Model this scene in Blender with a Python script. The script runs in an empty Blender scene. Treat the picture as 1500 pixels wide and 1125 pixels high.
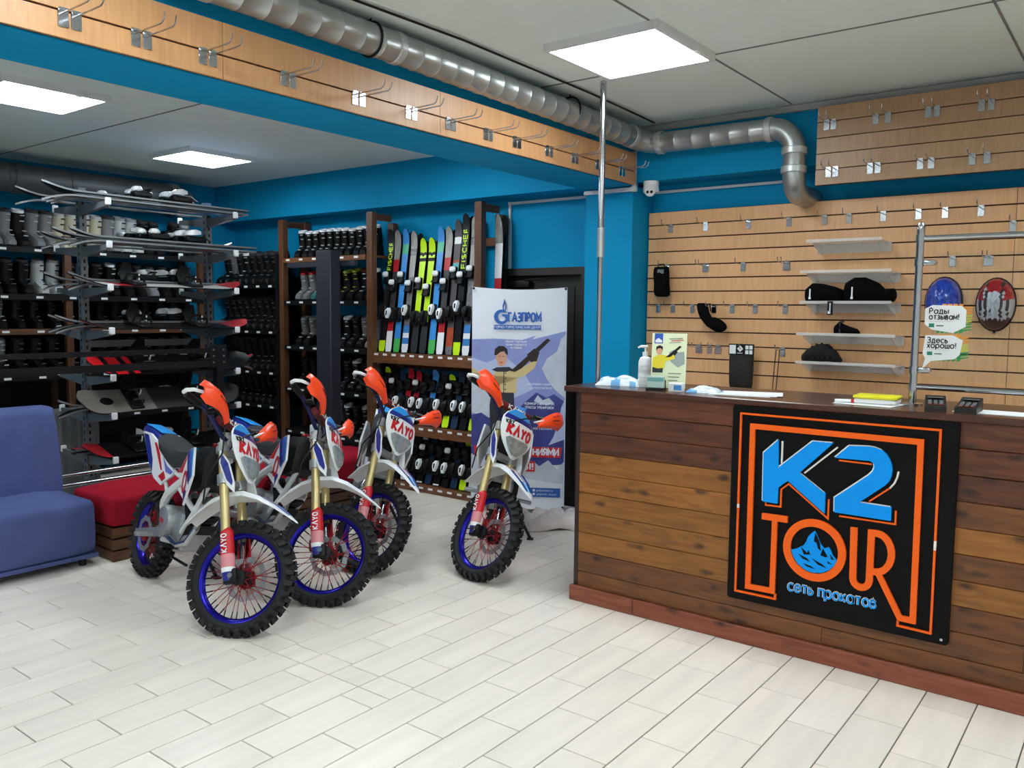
import bpy, bmesh, math, random
from mathutils import Vector, Matrix, Euler
random.seed(7)
PI = math.pi
C = bpy.context.scene.collection
sc = bpy.context.scene

# ------------------------------------------------------------------ camera, world, exposure
cam = bpy.data.cameras.new('camera'); cam_o = bpy.data.objects.new('camera', cam); C.objects.link(cam_o)
sc.camera = cam_o
cam.sensor_width = 36.0; cam.lens = 1228.5 / 1500 * 36.0; cam.clip_start = 0.05; cam.clip_end = 60
_y, _p, _r = math.radians(-37.505), math.radians(-4.872), math.radians(.605)
_f = Vector((math.sin(_y)*math.cos(_p), math.cos(_y)*math.cos(_p), math.sin(_p)))
_r0 = Vector((math.cos(_y), -math.sin(_y), 0)); _u0 = _r0.cross(_f)
_rt = _r0*math.cos(_r) + _u0*math.sin(_r); _up = _u0*math.cos(_r) - _r0*math.sin(_r)
cam_o.matrix_world = Matrix(((_rt.x, _up.x, -_f.x, 0), (_rt.y, _up.y, -_f.y, 0), (_rt.z, _up.z, -_f.z, 1.6), (0, 0, 0, 1)))
w = bpy.data.worlds.new('world'); sc.world = w; w.use_nodes = True
w.node_tree.nodes['Background'].inputs[0].default_value = (.55, .6, .7, 1)
w.node_tree.nodes['Background'].inputs[1].default_value = .15
sc.view_settings.view_transform = 'Standard'; sc.view_settings.look = 'None'
sc.view_settings.gamma = 1; sc.view_settings.use_curve_mapping = False
sc.view_settings.exposure = 0.6
LAMP = 17.0

# ------------------------------------------------------------------ materials
def S(h):
    h = h.lstrip('#'); o = []
    for i in (0, 2, 4):
        c = int(h[i:i+2], 16)/255
        o.append(c/12.92 if c <= .04045 else ((c+.055)/1.055)**2.4)
    return (*o, 1)
MATS = {}
def mat(name, hexc, rough=.5, metal=0, var=0, scale=(8, 8, 8), bump=0, bscale=60, alpha=None, trans=0, emit=0, coat=0, spec=None, rnd=0):
    if name in MATS: return MATS[name]
    m = bpy.data.materials.new(name); m.use_nodes = True; nt = m.node_tree; b = nt.nodes['Principled BSDF']
    col = S(hexc); I = b.inputs
    I['Base Color'].default_value = col; I['Roughness'].default_value = rough; I['Metallic'].default_value = metal
    if coat: I['Coat Weight'].default_value = coat
    if spec is not None: I['Specular IOR Level'].default_value = spec
    if trans: I['Transmission Weight'].default_value = trans
    if emit: I['Emission Color'].default_value = col; I['Emission Strength'].default_value = emit
    if var or bump or rnd:
        tc = nt.nodes.new('ShaderNodeTexCoord')
        mp = nt.nodes.new('ShaderNodeMapping'); mp.inputs['Scale'].default_value = scale
        nt.links.new(tc.outputs['Object'], mp.inputs['Vector'])
        if rnd:
            oi = nt.nodes.new('ShaderNodeObjectInfo'); cb = nt.nodes.new('ShaderNodeCombineXYZ')
            mu = nt.nodes.new('ShaderNodeMath'); mu.operation = 'MULTIPLY'; mu.inputs[1].default_value = 37
            nt.links.new(oi.outputs['Random'], mu.inputs[0])
            for k in range(3): nt.links.new(mu.outputs[0], cb.inputs[k])
            nt.links.new(cb.outputs[0], mp.inputs['Location'])
        if var or rnd:
            nz = nt.nodes.new('ShaderNodeTexNoise'); nz.inputs['Scale'].default_value = 1; nz.inputs['Detail'].default_value = 6
            nt.links.new(mp.outputs[0], nz.inputs['Vector'])
            mr = nt.nodes.new('ShaderNodeMapRange'); mr.inputs[1].default_value = .25; mr.inputs[2].default_value = .75
            mr.inputs[3].default_value = 1-var; mr.inputs[4].default_value = 1+var
            nt.links.new(nz.outputs['Fac'], mr.inputs[0])
            fac = mr.outputs[0]
            if rnd:
                m2 = nt.nodes.new('ShaderNodeMapRange'); m2.inputs[3].default_value = 1-rnd; m2.inputs[4].default_value = 1+rnd
                nt.links.new(oi.outputs['Random'], m2.inputs[0])
                mm = nt.nodes.new('ShaderNodeMath'); mm.operation = 'MULTIPLY'
                nt.links.new(fac, mm.inputs[0]); nt.links.new(m2.outputs[0], mm.inputs[1]); fac = mm.outputs[0]
            mx = nt.nodes.new('ShaderNodeVectorMath'); mx.operation = 'SCALE'; mx.inputs[0].default_value = col[:3]
            nt.links.new(fac, mx.inputs['Scale']); nt.links.new(mx.outputs[0], I['Base Color'])
        if bump:
            n2 = nt.nodes.new('ShaderNodeTexNoise'); n2.inputs['Scale'].default_value = bscale
            nt.links.new(tc.outputs['Object'], n2.inputs['Vector'])
            bp = nt.nodes.new('ShaderNodeBump'); bp.inputs['Strength'].default_value = bump; bp.inputs['Distance'].default_value = .01
            nt.links.new(n2.outputs['Fac'], bp.inputs['Height']); nt.links.new(bp.outputs[0], b.inputs['Normal'])
    MATS[name] = m; return m

def wood(name, c1, c2, knots=True, scale=(1.2, 9, 9), rough=.45, rnd=.15, dark='#2a1408'):
    """grain along local x with knots"""
    if name in MATS: return MATS[name]
    m = bpy.data.materials.new(name); m.use_nodes = True; nt = m.node_tree; b = nt.nodes['Principled BSDF']; N = nt.nodes.new; Lk = nt.links.new
    b.inputs['Roughness'].default_value = rough
    tc = N('ShaderNodeTexCoord'); oi = N('ShaderNodeObjectInfo')
    off = N('ShaderNodeVectorMath'); off.operation = 'SCALE'; off.inputs[0].default_value = (3.1, 7.7, 5.3)
    m10 = N('ShaderNodeMath'); m10.operation = 'MULTIPLY'; m10.inputs[1].default_value = 9; Lk(oi.outputs['Random'], m10.inputs[0]); Lk(m10.outputs[0], off.inputs['Scale'])
    ad = N('ShaderNodeVectorMath'); Lk(tc.outputs['Object'], ad.inputs[0]); Lk(off.outputs[0], ad.inputs[1])
    mp = N('ShaderNodeMapping'); mp.inputs['Scale'].default_value = scale; Lk(ad.outputs[0], mp.inputs['Vector'])
    nz = N('ShaderNodeTexNoise'); nz.inputs['Scale'].default_value = 3; nz.inputs['Detail'].default_value = 8; nz.inputs['Distortion'].default_value = 1.2
    Lk(mp.outputs[0], nz.inputs['Vector'])
    cr = N('ShaderNodeValToRGB'); cr.color_ramp.elements[0].color = S(c1); cr.color_ramp.elements[1].color = S(c2)
    cr.color_ramp.elements[0].position = .32; cr.color_ramp.elements[1].position = .68; Lk(nz.outputs['Fac'], cr.inputs['Fac'])
    out = cr.outputs['Color']
    if knots:
        mk = N('ShaderNodeMapping'); mk.inputs['Scale'].default_value = (5.5, 13, 13); Lk(ad.outputs[0], mk.inputs['Vector'])
        vo = N('ShaderNodeTexVoronoi'); vo.inputs['Scale'].default_value = 1; Lk(mk.outputs[0], vo.inputs['Vector'])
        n3 = N('ShaderNodeTexNoise'); n3.inputs['Scale'].default_value = 30; Lk(tc.outputs['Object'], n3.inputs['Vector'])
        sub = N('ShaderNodeMath'); sub.operation = 'MULTIPLY_ADD'; sub.inputs[1].default_value = .25; Lk(n3.outputs['Fac'], sub.inputs[0]); Lk(vo.outputs['Distance'], sub.inputs[2])
        kr = N('ShaderNodeValToRGB'); kr.color_ramp.elements[0].color = (.9, .9, .9, 1); kr.color_ramp.elements[1].color = (0, 0, 0, 1)
        kr.color_ramp.elements[0].position = .17; kr.color_ramp.elements[1].position = .40; Lk(sub.outputs[0], kr.inputs['Fac'])
        mx = N('ShaderNodeMixRGB'); mx.inputs['Color2'].default_value = S(dark); Lk(kr.outputs['Color'], mx.inputs['Fac']); Lk(out, mx.inputs['Color1']); out = mx.outputs['Color']
    mr = N('ShaderNodeMapRange'); mr.inputs[3].default_value = 1-rnd; mr.inputs[4].default_value = 1+rnd; Lk(oi.outputs['Random'], mr.inputs[0])
    sm = N('ShaderNodeVectorMath'); sm.operation = 'SCALE'; Lk(out, sm.inputs[0]); Lk(mr.outputs[0], sm.inputs['Scale']); Lk(sm.outputs[0], b.inputs['Base Color'])
    bp = N('ShaderNodeBump'); bp.inputs['Strength'].default_value = .15; bp.inputs['Distance'].default_value = .004; Lk(nz.outputs['Fac'], bp.inputs['Height']); Lk(bp.outputs[0], b.inputs['Normal'])
    MATS[name] = m; return m

TEAL = mat('teal_paint', '#068ebe', .7, var=.06, scale=(2, 2, 2), bump=.08, bscale=40, spec=.15)
CEIL = mat('ceiling_white', '#dae5e2', .8, var=.05, scale=(1.5, 1.5, 1.5))
TILE = mat('wood_look_tile', '#ebe0d5', .32, var=.07, scale=(14, 1.6, 3), rnd=.035, bump=.03, bscale=25)
GROUT = mat('grout', '#6f6a63', .95, spec=.1)
WALLP = mat('plain_wall', '#efeeea', .8)
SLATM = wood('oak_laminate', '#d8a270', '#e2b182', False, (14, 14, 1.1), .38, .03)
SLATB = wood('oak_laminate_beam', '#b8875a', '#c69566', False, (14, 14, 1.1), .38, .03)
SLATSH = wood('oak_laminate_upper', '#a07c58', '#ae8a66', False, (14, 14, 1.1), .38, .03)  # upper panel: light falloff near the ceiling painted in as a darker oak colour
SLATD = mat('slat_groove', '#3a2415', .8)
PINED = wood('dark_pine', '#4a2414', '#6e3a1f', True, rnd=.1)
PINEG = wood('golden_pine', '#85521f', '#a86c2c', True, rnd=.16)
PINEB = wood('brown_pine', '#5a3317', '#7e4c22', True, rnd=.12)
SKIRT = wood('red_pine_skirting', '#7a3c26', '#96533a', True, rnd=.05)
TOPW = wood('walnut_laminate', '#3c2016', '#54301f', False, rough=.25, rnd=.02)
RACKW = wood('dark_rack_wood', '#4b2f1e', '#6a452c', False, rnd=.15)
SHELFW = wood('rack_shelf_wood', '#5d3820', '#7c5031', False, rnd=.08)
CHROME = mat('chrome', '#b4b7bc', .16, 1)
GALV = mat('galvanised_duct', '#b0b4b4', .36, .85, var=.15, scale=(5, 5, 5), bump=.05, bscale=15)
DUCTD = mat('dull_duct', '#5b5e62', .55, .6, var=.1)
STEEL = mat('rack_steel', '#74777b', .5, .5)
BLACKM = mat('black_metal', '#0f1013', .5, 0, spec=.3)
NAVYM = mat('dark_navy_post', '#1c1e2a', .6)
BLACK = mat('black_plastic', '#0b0c0e', .45, spec=.3)
BLACKF = mat('black_fabric', '#08080a', .95, spec=.1, bump=.3, bscale=200)
GREY = mat('grey_plastic', '#6d7073', .5)
LGREY = mat('light_grey_plastic', '#aeb2b5', .45)
WHITE = mat('white_plastic', '#eceef0', .3)
WHITEP = mat('white_paper', '#e9ebec', .7)
ORANGE = mat('orange_plastic', '#ff4a12', .35)
RED = mat('red_plastic', '#c8141e', .4)
DRED = mat('dark_red', '#6e1418', .5)
BLUE = mat('sky_blue_decal', '#2b94e0', .3)
NAVY = mat('navy_decal', '#1d2a86', .3)
RIMB = mat('anodised_blue', '#1a1296', .25, .7)
REDA = mat('anodised_red', '#9a1a22', .35, .5)
GOLD = mat('gold_fork', '#cdbb86', .42, .8)
ALU = mat('cast_aluminium', '#a3a6a8', .42, .6, var=.1, scale=(30, 30, 30))
RUBBER = mat('tyre_rubber', '#17181a', .75, bump=.2, bscale=90)
SEATM = mat('grey_seat_vinyl', '#2c2d30', .75, spec=.3)
LENS = mat('headlight_lens', '#9ea4a6', .1, .35, var=.35, scale=(35, 35, 35))
YELG = mat('fluorescent_yellow', '#c8f01e', .35)
SKYB = mat('ski_blue', '#3f8fd8', .3, var=.08, scale=(20, 20, 20))
GREEN = mat('ski_green', '#4fb45a', .35)
SKIG = mat('ski_grey', '#9c9a96', .35, var=.4, scale=(30, 30, 12))
SKIP = mat('ski_pattern', '#6f6e72', .35, var=.7, scale=(40, 40, 40))
SKIR = mat('ski_red', '#b5202a', .35, var=.3, scale=(25, 25, 25))
SKIO = mat('ski_orange', '#a8452a', .4, var=.4, scale=(30, 30, 30))
SOFA = mat('blue_sofa_fabric', '#515b8a', .95, spec=.1, var=.08, scale=(6, 6, 6), bump=.35, bscale=220)
REDF = mat('red_bench_fabric', '#9a182a', .95, spec=.1, var=.08, scale=(6, 6, 6), bump=.3, bscale=220)
SIGNB = mat('sign_black', '#060608', .5, spec=.15)
SIGNO = mat('sign_orange', '#ff6a22', .4, spec=.12)
SIGNU = mat('sign_blue', '#0f9cfa', .4, spec=.12)
SIGNW = mat('sign_white', '#f3ede6', .4, spec=.12)
DOORM = mat('dark_door', '#1b191a', .5)
FROST = bpy.data.materials.new('cloudy_acrylic'); FROST.use_nodes = True; MATS['cloudy_acrylic'] = FROST
_n = FROST.node_tree; _mx = _n.nodes.new('ShaderNodeMixShader'); _tr = _n.nodes.new('ShaderNodeBsdfTransparent'); _mx.inputs[0].default_value = .42
_n.nodes['Principled BSDF'].inputs['Base Color'].default_value = (.86, .86, .84, 1); _n.nodes['Principled BSDF'].inputs['Roughness'].default_value = .12
_n.links.new(_tr.outputs[0], _mx.inputs[1]); _n.links.new(_n.nodes['Principled BSDF'].outputs[0], _mx.inputs[2]); _n.links.new(_mx.outputs[0], _n.nodes['Material Output'].inputs[0])
GLASS = mat('clear_acrylic', '#f4fbff', .03, trans=1)
MATS['clear_acrylic'].node_tree.nodes['Principled BSDF'].inputs['IOR'].default_value = 1.1
LIGHTM = mat('lamp_diffuser', '#effaff', .5, emit=LAMP)
FRAMEW = mat('lamp_frame', '#d5d8da', .5)
CARDB = mat('banner_blue', '#2a62b4', .5)

# ------------------------------------------------------------------ mesh helpers
class MB:
    def __init__(s): s.v = []; s.f = []; s.m = []
    def add(s, vs, fs, mi=0, M=None):
        o = len(s.v)
        for p in vs:
            p = Vector(p); s.v.append(tuple(M @ p if M else p))
        for f in fs: s.f.append(tuple(i+o for i in f)); s.m.append(mi)
        return s
    def box(s, c, d, mi=0, M=None):
        x, y, z = (a/2 for a in d); cx, cy, cz = c
        vs = [(cx+i*x, cy+j*y, cz+k*z) for i in (-1, 1) for j in (-1, 1) for k in (-1, 1)]
        return s.add(vs, [(0, 1, 3, 2), (4, 6, 7, 5), (0, 4, 5, 1), (2, 3, 7, 6), (0, 2, 6, 4), (1, 5, 7, 3)], mi, M)
    def span(s, a, b, mi=0, M=None):
        return s.box([(p+q)/2 for p, q in zip(a, b)], [abs(q-p) for p, q in zip(a, b)], mi, M)
    def rbox(s, c, d, r=.02, seg=2, mi=0, M=None):
        bm = bmesh.new(); bmesh.ops.create_cube(bm, size=1, matrix=Matrix.Translation(c) @ Matrix.Diagonal((*d, 1)))
        bmesh.ops.bevel(bm, geom=bm.edges[:], offset=r, segments=seg, profile=.5, affect='EDGES', clamp_overlap=True)
        bm.verts.index_update()
        s.add([v.co[:] for v in bm.verts], [[v.index for v in f.verts] for f in bm.faces], mi, M); bm.free(); return s
    def loft(s, rings, mi=0, M=None, cap=True, closed=False):
        n = len(rings[0]); vs = [p for r in rings for p in r]; fs = []
        R = len(rings)
        for i in range(R if closed else R-1):
            a, b = i*n, ((i+1) % R)*n
            for j in range(n): fs.append((a+j, a+(j+1) % n, b+(j+1) % n, b+j))
        if cap and not closed: fs.append(tuple(range(n-1, -1, -1))); fs.append(tuple(range((R-1)*n, R*n)))
        return s.add(vs, fs, mi, M)
    def tube(s, path, r, n=8, mi=0, M=None, cap=True, closed=False):
        P = [Vector(p) for p in path]; N = len(P); rings = []; prev = None
        for i, p in enumerate(P):
            if closed: t = P[(i+1) % N]-P[i-1]
            else: t = P[min(i+1, N-1)]-P[max(i-1, 0)]
            t.normalize()
            if prev is None:
                a = Vector((0, 0, 1)) if abs(t.z) < .9 else Vector((1, 0, 0)); u = t.cross(a).normalized()
            else: u = (prev-t*prev.dot(t)).normalized()
            prev = u; v = t.cross(u); rr = r[i] if isinstance(r, (list, tuple)) else r
            rings.append([p+(u*math.cos(k*2*PI/n)+v*math.sin(k*2*PI/n))*rr for k in range(n)])
        return s.loft(rings, mi, M, cap, closed)
    def cyl(s, a, b, r, n=12, mi=0, M=None): return s.tube([a, b], r, n, mi, M)
    def lathe(s, prof, n=24, mi=0, M=None, closed=False):
        """prof (r, h) revolved about local y"""
        rings = [[(r*math.cos(k*2*PI/n), h, r*math.sin(k*2*PI/n)) for k in range(n)] for r, h in prof]
        return s.loft(rings, mi, M, not closed, closed)
    def prism(s, pts, d0, d1, mi=0, M=None):
        """2D polygon (x, z) extruded along y from d0 to d1"""
        n = len(pts); vs = [(x, d0, z) for x, z in pts]+[(x, d1, z) for x, z in pts]
        fs = [tuple(range(n)), tuple(range(2*n-1, n-1, -1))]+[(i, (i+1) % n, n+(i+1) % n, n+i) for i in range(n)]
        return s.add(vs, fs, mi, M)
    def ring2(s, outer, inner, d0, d1, mi=0, M=None):
        n = len(outer); vs = []
        for d in (d0, d1):
            vs += [(x, d, z) for x, z in outer]+[(x, d, z) for x, z in inner]
        fs = []
        for i in range(n):
            j = (i+1) % n
            fs += [(i, j, n+j, n+i), (2*n+i, 3*n+i, 3*n+j, 2*n+j), (i, 2*n+i, 2*n+j, j), (n+i, n+j, 3*n+j, 3*n+i)]
        return s.add(vs, fs, mi, M)
    def stroke(s, pts, w_, d0, d1, mi=0, M=None):
        """mitred polyline of width w_ as a prism"""
        P = [Vector(p) for p in pts]; L = []; R = []
        for i, p in enumerate(P):
            a = (P[i]-P[i-1]).normalized() if i else (P[1]-P[0]).normalized()
            b = (P[i+1]-P[i]).normalized() if i < len(P)-1 else a
            n1 = Vector((-a.y, a.x)); n2 = Vector((-b.y, b.x)); nn = (n1+n2).normalized(); k = w_/2/max(.35, nn.dot(n1))
            L.append(p+nn*k); R.append(p-nn*k)
        for i in range(len(P)-1):
            s.prism([tuple(L[i]), tuple(L[i+1]), tuple(R[i+1]), tuple(R[i])], d0, d1, mi, M)
        return s
    def text(s, body, size, depth=.002, mi=0, M=None, width=None, bold=0, shear=0, lift=None):
        """lettering in local x/z plane facing -y, baseline-left at origin"""
        cu = bpy.data.curves.new('lettering', 'FONT'); cu.body = body; cu.size = size; cu.resolution_u = 2
        cu.offset = bold; cu.shear = shear
        o = bpy.data.objects.new('lettering', cu); C.objects.link(o)
        me = bpy.data.meshes.new_from_object(o)
        bpy.data.objects.remove(o); bpy.data.curves.remove(cu)
        vs = [v.co.copy() for v in me.vertices]; fs = [tuple(p.vertices) for p in me.polygons]
        bpy.data.meshes.remove(me)
        if not vs: return s
        x0 = min(v.x for v in vs); x1 = max(v.x for v in vs); k = (width/(x1-x0)) if width else 1
        vs = [((v.x-x0)*k, -depth if lift is None else lift((v.x-x0)*k, v.y), v.y) for v in vs]
        return s.add(vs, fs, mi, M)

    def stext(s, body, size, w_=.16, y=0, depth=.001, mi=0, M=None, width=None, slant=0, gap=.26):
        """stroke-drawn lettering (x/z plane facing -y); size = cap height"""
        x = 0; P = []
        for ch in body:
            if ch == ' ': x += .5; continue
            wd, st = GLYPH[ch]
            for q in st: P.append([(x+px, pz) for px, pz in q])
            x += wd+gap
        tw = x-gap; k = (width/tw) if width else size
        for q in P: s.stroke([(px*k+pz*size*slant, pz*size) for px, pz in q], w_*size, y-depth, y, mi, M)
        return s

def _arc(cx, cy, rx, ry, a0, a1, n=10): return [(cx+rx*math.cos(math.radians(a0+(a1-a0)*k/n)), cy+ry*math.sin(math.radians(a0+(a1-a0)*k/n))) for k in range(n+1)]
def _bowl(x, y0, y1, w_): return [(x, y1), (x+w_*.4, y1)]+_arc(x+w_*.4, (y0+y1)/2, w_*.6, (y1-y0)/2, 90, -90, 8)+[(x, y0)]
GLYPH = {
 'А': (.8, [[(0, 0), (.4, 1), (.8, 0)], [(.15, .33), (.65, .33)]]), 'Г': (.55, [[(0, 0), (0, 1), (.55, 1)]]),
 'З': (.6, [_arc(.28, .75, .3, .25, 150, -90, 8)+_arc(.28, .26, .33, .26, 90, -150, 8)]), 'П': (.65, [[(0, 0), (0, 1), (.65, 1), (.65, 0)]]),
 'Р': (.6, [[(0, 0), (0, 1)], _bowl(0, .45, 1, .58)]), 'О': (.8, [_arc(.4, .5, .4, .5, 0, 360, 18)]), 'М': (.85, [[(0, 0), (0, 1), (.42, .3), (.85, 1), (.85, 0)]]),
 'Н': (.65, [[(0, 0), (0, 1)], [(.65, 0), (.65, 1)], [(0, .5), (.65, .5)]]), 'Т': (.7, [[(0, 1), (.7, 1)], [(.35, 0), (.35, 1)]]),
 'У': (.7, [[(0, 1), (.36, .38)], [(.7, 1), (.3, .05), (.1, .02)]]), 'И': (.65, [[(0, 1), (0, 0), (.65, 1), (.65, 0)]]), 'Й': (.65, [[(0, 1), (0, 0), (.65, 1), (.65, 0)], [(.18, 1.2), (.32, 1.12), (.48, 1.2)]]),
 'С': (.7, [_arc(.4, .5, .4, .5, 50, 310, 12)]), 'Ч': (.6, [[(0, 1), (0, .6), (.1, .45), (.6, .45)], [(.6, 0), (.6, 1)]]), 'К': (.65, [[(0, 0), (0, 1)], [(.65, 1), (.05, .5), (.65, 0)]]),
 'Ц': (.75, [[(0, 1), (0, 0), (.65, 0), (.65, 1)], [(.65, 0), (.78, 0), (.78, -.2)]]), 'Е': (.5, [[(.5, 1), (0, 1), (0, 0), (.5, 0)], [(0, .5), (.45, .5)]]),
 'Ы': (.85, [[(0, 1), (0, 0)], _bowl(0, 0, .55, .5), [(.85, 0), (.85, 1)]]), 'Я': (.6, [[(.6, 0), (.6, 1)], [(.6, 1), (.25, 1)]+_arc(.25, .73, .25, .27, 90, 270, 8)+[(.6, .46)], [(.3, .46), (0, 0)]]),
 '!': (.12, [[(.06, .35), (.06, 1)], [(.06, 0), (.06, .14)]]), '-': (.35, [[(0, .45), (.35, .45)]]), 'Ж': (.9, [[(.45, 0), (.45, 1)], [(0, 1), (.4, .5), (0, 0)], [(.9, 1), (.5, .5), (.9, 0)]]),
 'Ф': (.8, [[(.4, 0), (.4, 1)], _arc(.4, .55, .4, .28, 0, 360, 14)]), 'Х': (.6, [[(0, 0), (.6, 1)], [(0, 1), (.6, 0)]]), 'Ш': (.8, [[(0, 1), (0, 0), (.8, 0), (.8, 1)], [(.4, 0), (.4, 1)]]), 'Л': (.65, [[(0, 0), (.12, .1), (.16, 1), (.65, 1), (.65, 0)]]), 'В': (.6, [[(0, 0), (0, 1)], _bowl(0, .52, 1, .52), _bowl(0, 0, .52, .6)]),
 'с': (.55, [_arc(.34, .35, .34, .35, 50, 310, 12)]), 'е': (.66, [[(.0, .36), (.66, .36)]+_arc(.34, .35, .33, .35, 0, 320, 14)]), 'т': (.55, [[(0, .7), (.55, .7)], [(.28, 0), (.28, .7)]]),
 'ь': (.45, [[(0, .7), (0, 0)], _bowl(0, 0, .42, .45)]), 'п': (.52, [[(0, 0), (0, .7), (.52, .7), (.52, 0)]]), 'р': (.66, [[(0, -.3), (0, .7)], _arc(.33, .35, .33, .35, 0, 360, 14)]),
 'о': (.68, [_arc(.34, .35, .34, .35, 0, 360, 14)]), 'к': (.5, [[(0, 0), (0, .7)], [(.5, .7), (.04, .35), (.5, 0)]]), 'а': (.66, [[(.66, 0), (.66, .7)], _arc(.33, .35, .33, .35, 0, 360, 14)]),
 'в': (.5, [[(0, 0), (0, .7)], _bowl(0, .37, .7, .42), _bowl(0, 0, .37, .48)]), 'д': (.66, [[(.0, -.15), (0, 0), (.66, 0), (.66, -.15)], [(.1, 0), (.2, .7), (.56, .7), (.56, 0)]]),
 'ы': (.7, [[(0, .7), (0, 0)], _bowl(0, 0, .42, .42), [(.7, 0), (.7, .7)]]), 'з': (.45, [_arc(.2, .52, .22, .18, 150, -90, 8)+_arc(.2, .18, .25, .18, 90, -150, 8)]), 'м': (.65, [[(0, 0), (0, .7), (.32, .22), (.65, .7), (.65, 0)]]),
 'х': (.5, [[(0, 0), (.5, .7)], [(0, .7), (.5, 0)]]), 'ш': (.75, [[(0, .7), (0, 0), (.75, 0), (.75, .7)], [(.375, 0), (.375, .7)]]), 'н': (.5, [[(0, 0), (0, .7)], [(.5, 0), (.5, .7)], [(0, .35), (.5, .35)]]),
 'и': (.5, [[(0, .7), (0, 0), (.5, .7), (.5, 0)]]), 'л': (.5, [[(0, 0), (.1, .1), (.14, .7), (.5, .7), (.5, 0)]]), 'г': (.4, [[(0, 0), (0, .7), (.4, .7)]]), 'у': (.5, [[(0, .7), (.26, .1)], [(.5, .7), (.15, -.25)]]),
 'K': (.62, [[(0, 0), (0, 1)], [(.62, 1), (.05, .48), (.62, 0)]]), 'A': (.7, [[(0, 0), (.38, 1), (.7, 0)]]), 'Y': (.6, [[(0, 1), (.3, .5), (.3, 0)], [(.6, 1), (.3, .5)]]), 'O': (.6, [_arc(.3, .5, .3, .5, 0, 360, 14)]),
 'R': (.55, [[(0, 0), (0, 1)], _bowl(0, .5, 1, .55), [(.2, .5), (.55, 0)]]), 'Z': (.55, [[(0, 1), (.55, 1), (0, 0), (.55, 0)]]),
 'F': (.5, [[(.5, 1), (0, 1), (0, 0)], [(0, .5), (.42, .5)]]), 'I': (.08, [[(.04, 0), (.04, 1)]]), 'S': (.5, [_arc(.25, .74, .24, .24, 40, 270, 8)+_arc(.25, .26, .25, .24, 90, -140, 8)]), 'C': (.55, [_arc(.34, .5, .34, .5, 50, 310, 10)]),
 'H': (.55, [[(0, 0), (0, 1)], [(.55, 0), (.55, 1)], [(0, .5), (.55, .5)]]), 'E': (.48, [[(.48, 1), (0, 1), (0, 0), (.48, 0)], [(0, .5), (.42, .5)]]),
}

def obj(name, mb, mats, parent=None, loc=None, rot=None, smooth=True, ang=38, kind=None):
    me = bpy.data.meshes.new(name); me.from_pydata(mb.v, [], mb.f)
    if not isinstance(mats, (list, tuple)): mats = [mats]
    for m in mats: me.materials.append(m)
    me.polygons.foreach_set('material_index', [min(i, len(mats)-1) for i in mb.m])
    bm = bmesh.new(); bm.from_mesh(me); bmesh.ops.recalc_face_normals(bm, faces=bm.faces[:]); bm.to_mesh(me); bm.free()
    if smooth:
        me.polygons.foreach_set('use_smooth', [True]*len(me.polygons)); me.set_sharp_from_angle(angle=math.radians(ang))
    me.update()
    o = bpy.data.objects.new(name, me); C.objects.link(o)
    if parent: o.parent = parent
    if loc is not None: o.location = loc
    if rot is not None: o.rotation_euler = rot
    if kind: o['kind'] = kind
    return o
def tag(o, label, cat, group=None):
    o['label'] = label; o['category'] = cat
    if group: o['group'] = group
    return o
def thing(name, label, cat, loc=(0, 0, 0), rot=(0, 0, 0), group=None):
    o = bpy.data.objects.new(name, None); C.objects.link(o); o.location = loc; o.rotation_euler = rot
    o.empty_display_size = .1
    return tag(o, label, cat, group)
def struct(name, mb, mats, parent=None, **k):
    o = obj(name, mb, mats, parent, **k)
    if not parent: o['kind'] = 'structure'
    return o
def kids(o): return [c for c in list(C.objects) if c.parent == o]
KIDS = {}
def dup(root, label=None, group=None, loc=None, rot=None, remap=None):
    """copy a thing with its parts and sub-parts (mesh data shared)"""
    if root.name not in KIDS:
        KIDS[root.name] = [(c, list(c.children)) for c in root.children]
    r = root.copy(); C.objects.link(r)
    for c0, gs in KIDS[root.name]:
        c = c0.copy(); C.objects.link(c); c.parent = r
        for g0 in gs:
            g = g0.copy(); C.objects.link(g); g.parent = c
    if label: r['label'] = label
    if group: r['group'] = group
    if loc is not None: r.location = loc
    if rot is not None: r.rotation_euler = rot
    return r
ORD = ['first', 'second', 'third', 'fourth', 'fifth', 'sixth', 'seventh', 'eighth', 'ninth', 'tenth', 'eleventh', 'twelfth',
       'thirteenth', 'fourteenth', 'fifteenth', 'sixteenth', 'seventeenth', 'eighteenth']
def T(*a): return Matrix.Translation(a)
def RX(a): return Matrix.Rotation(a, 4, 'X')
def RY(a): return Matrix.Rotation(a, 4, 'Y')
def RZ(a): return Matrix.Rotation(a, 4, 'Z')

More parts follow.
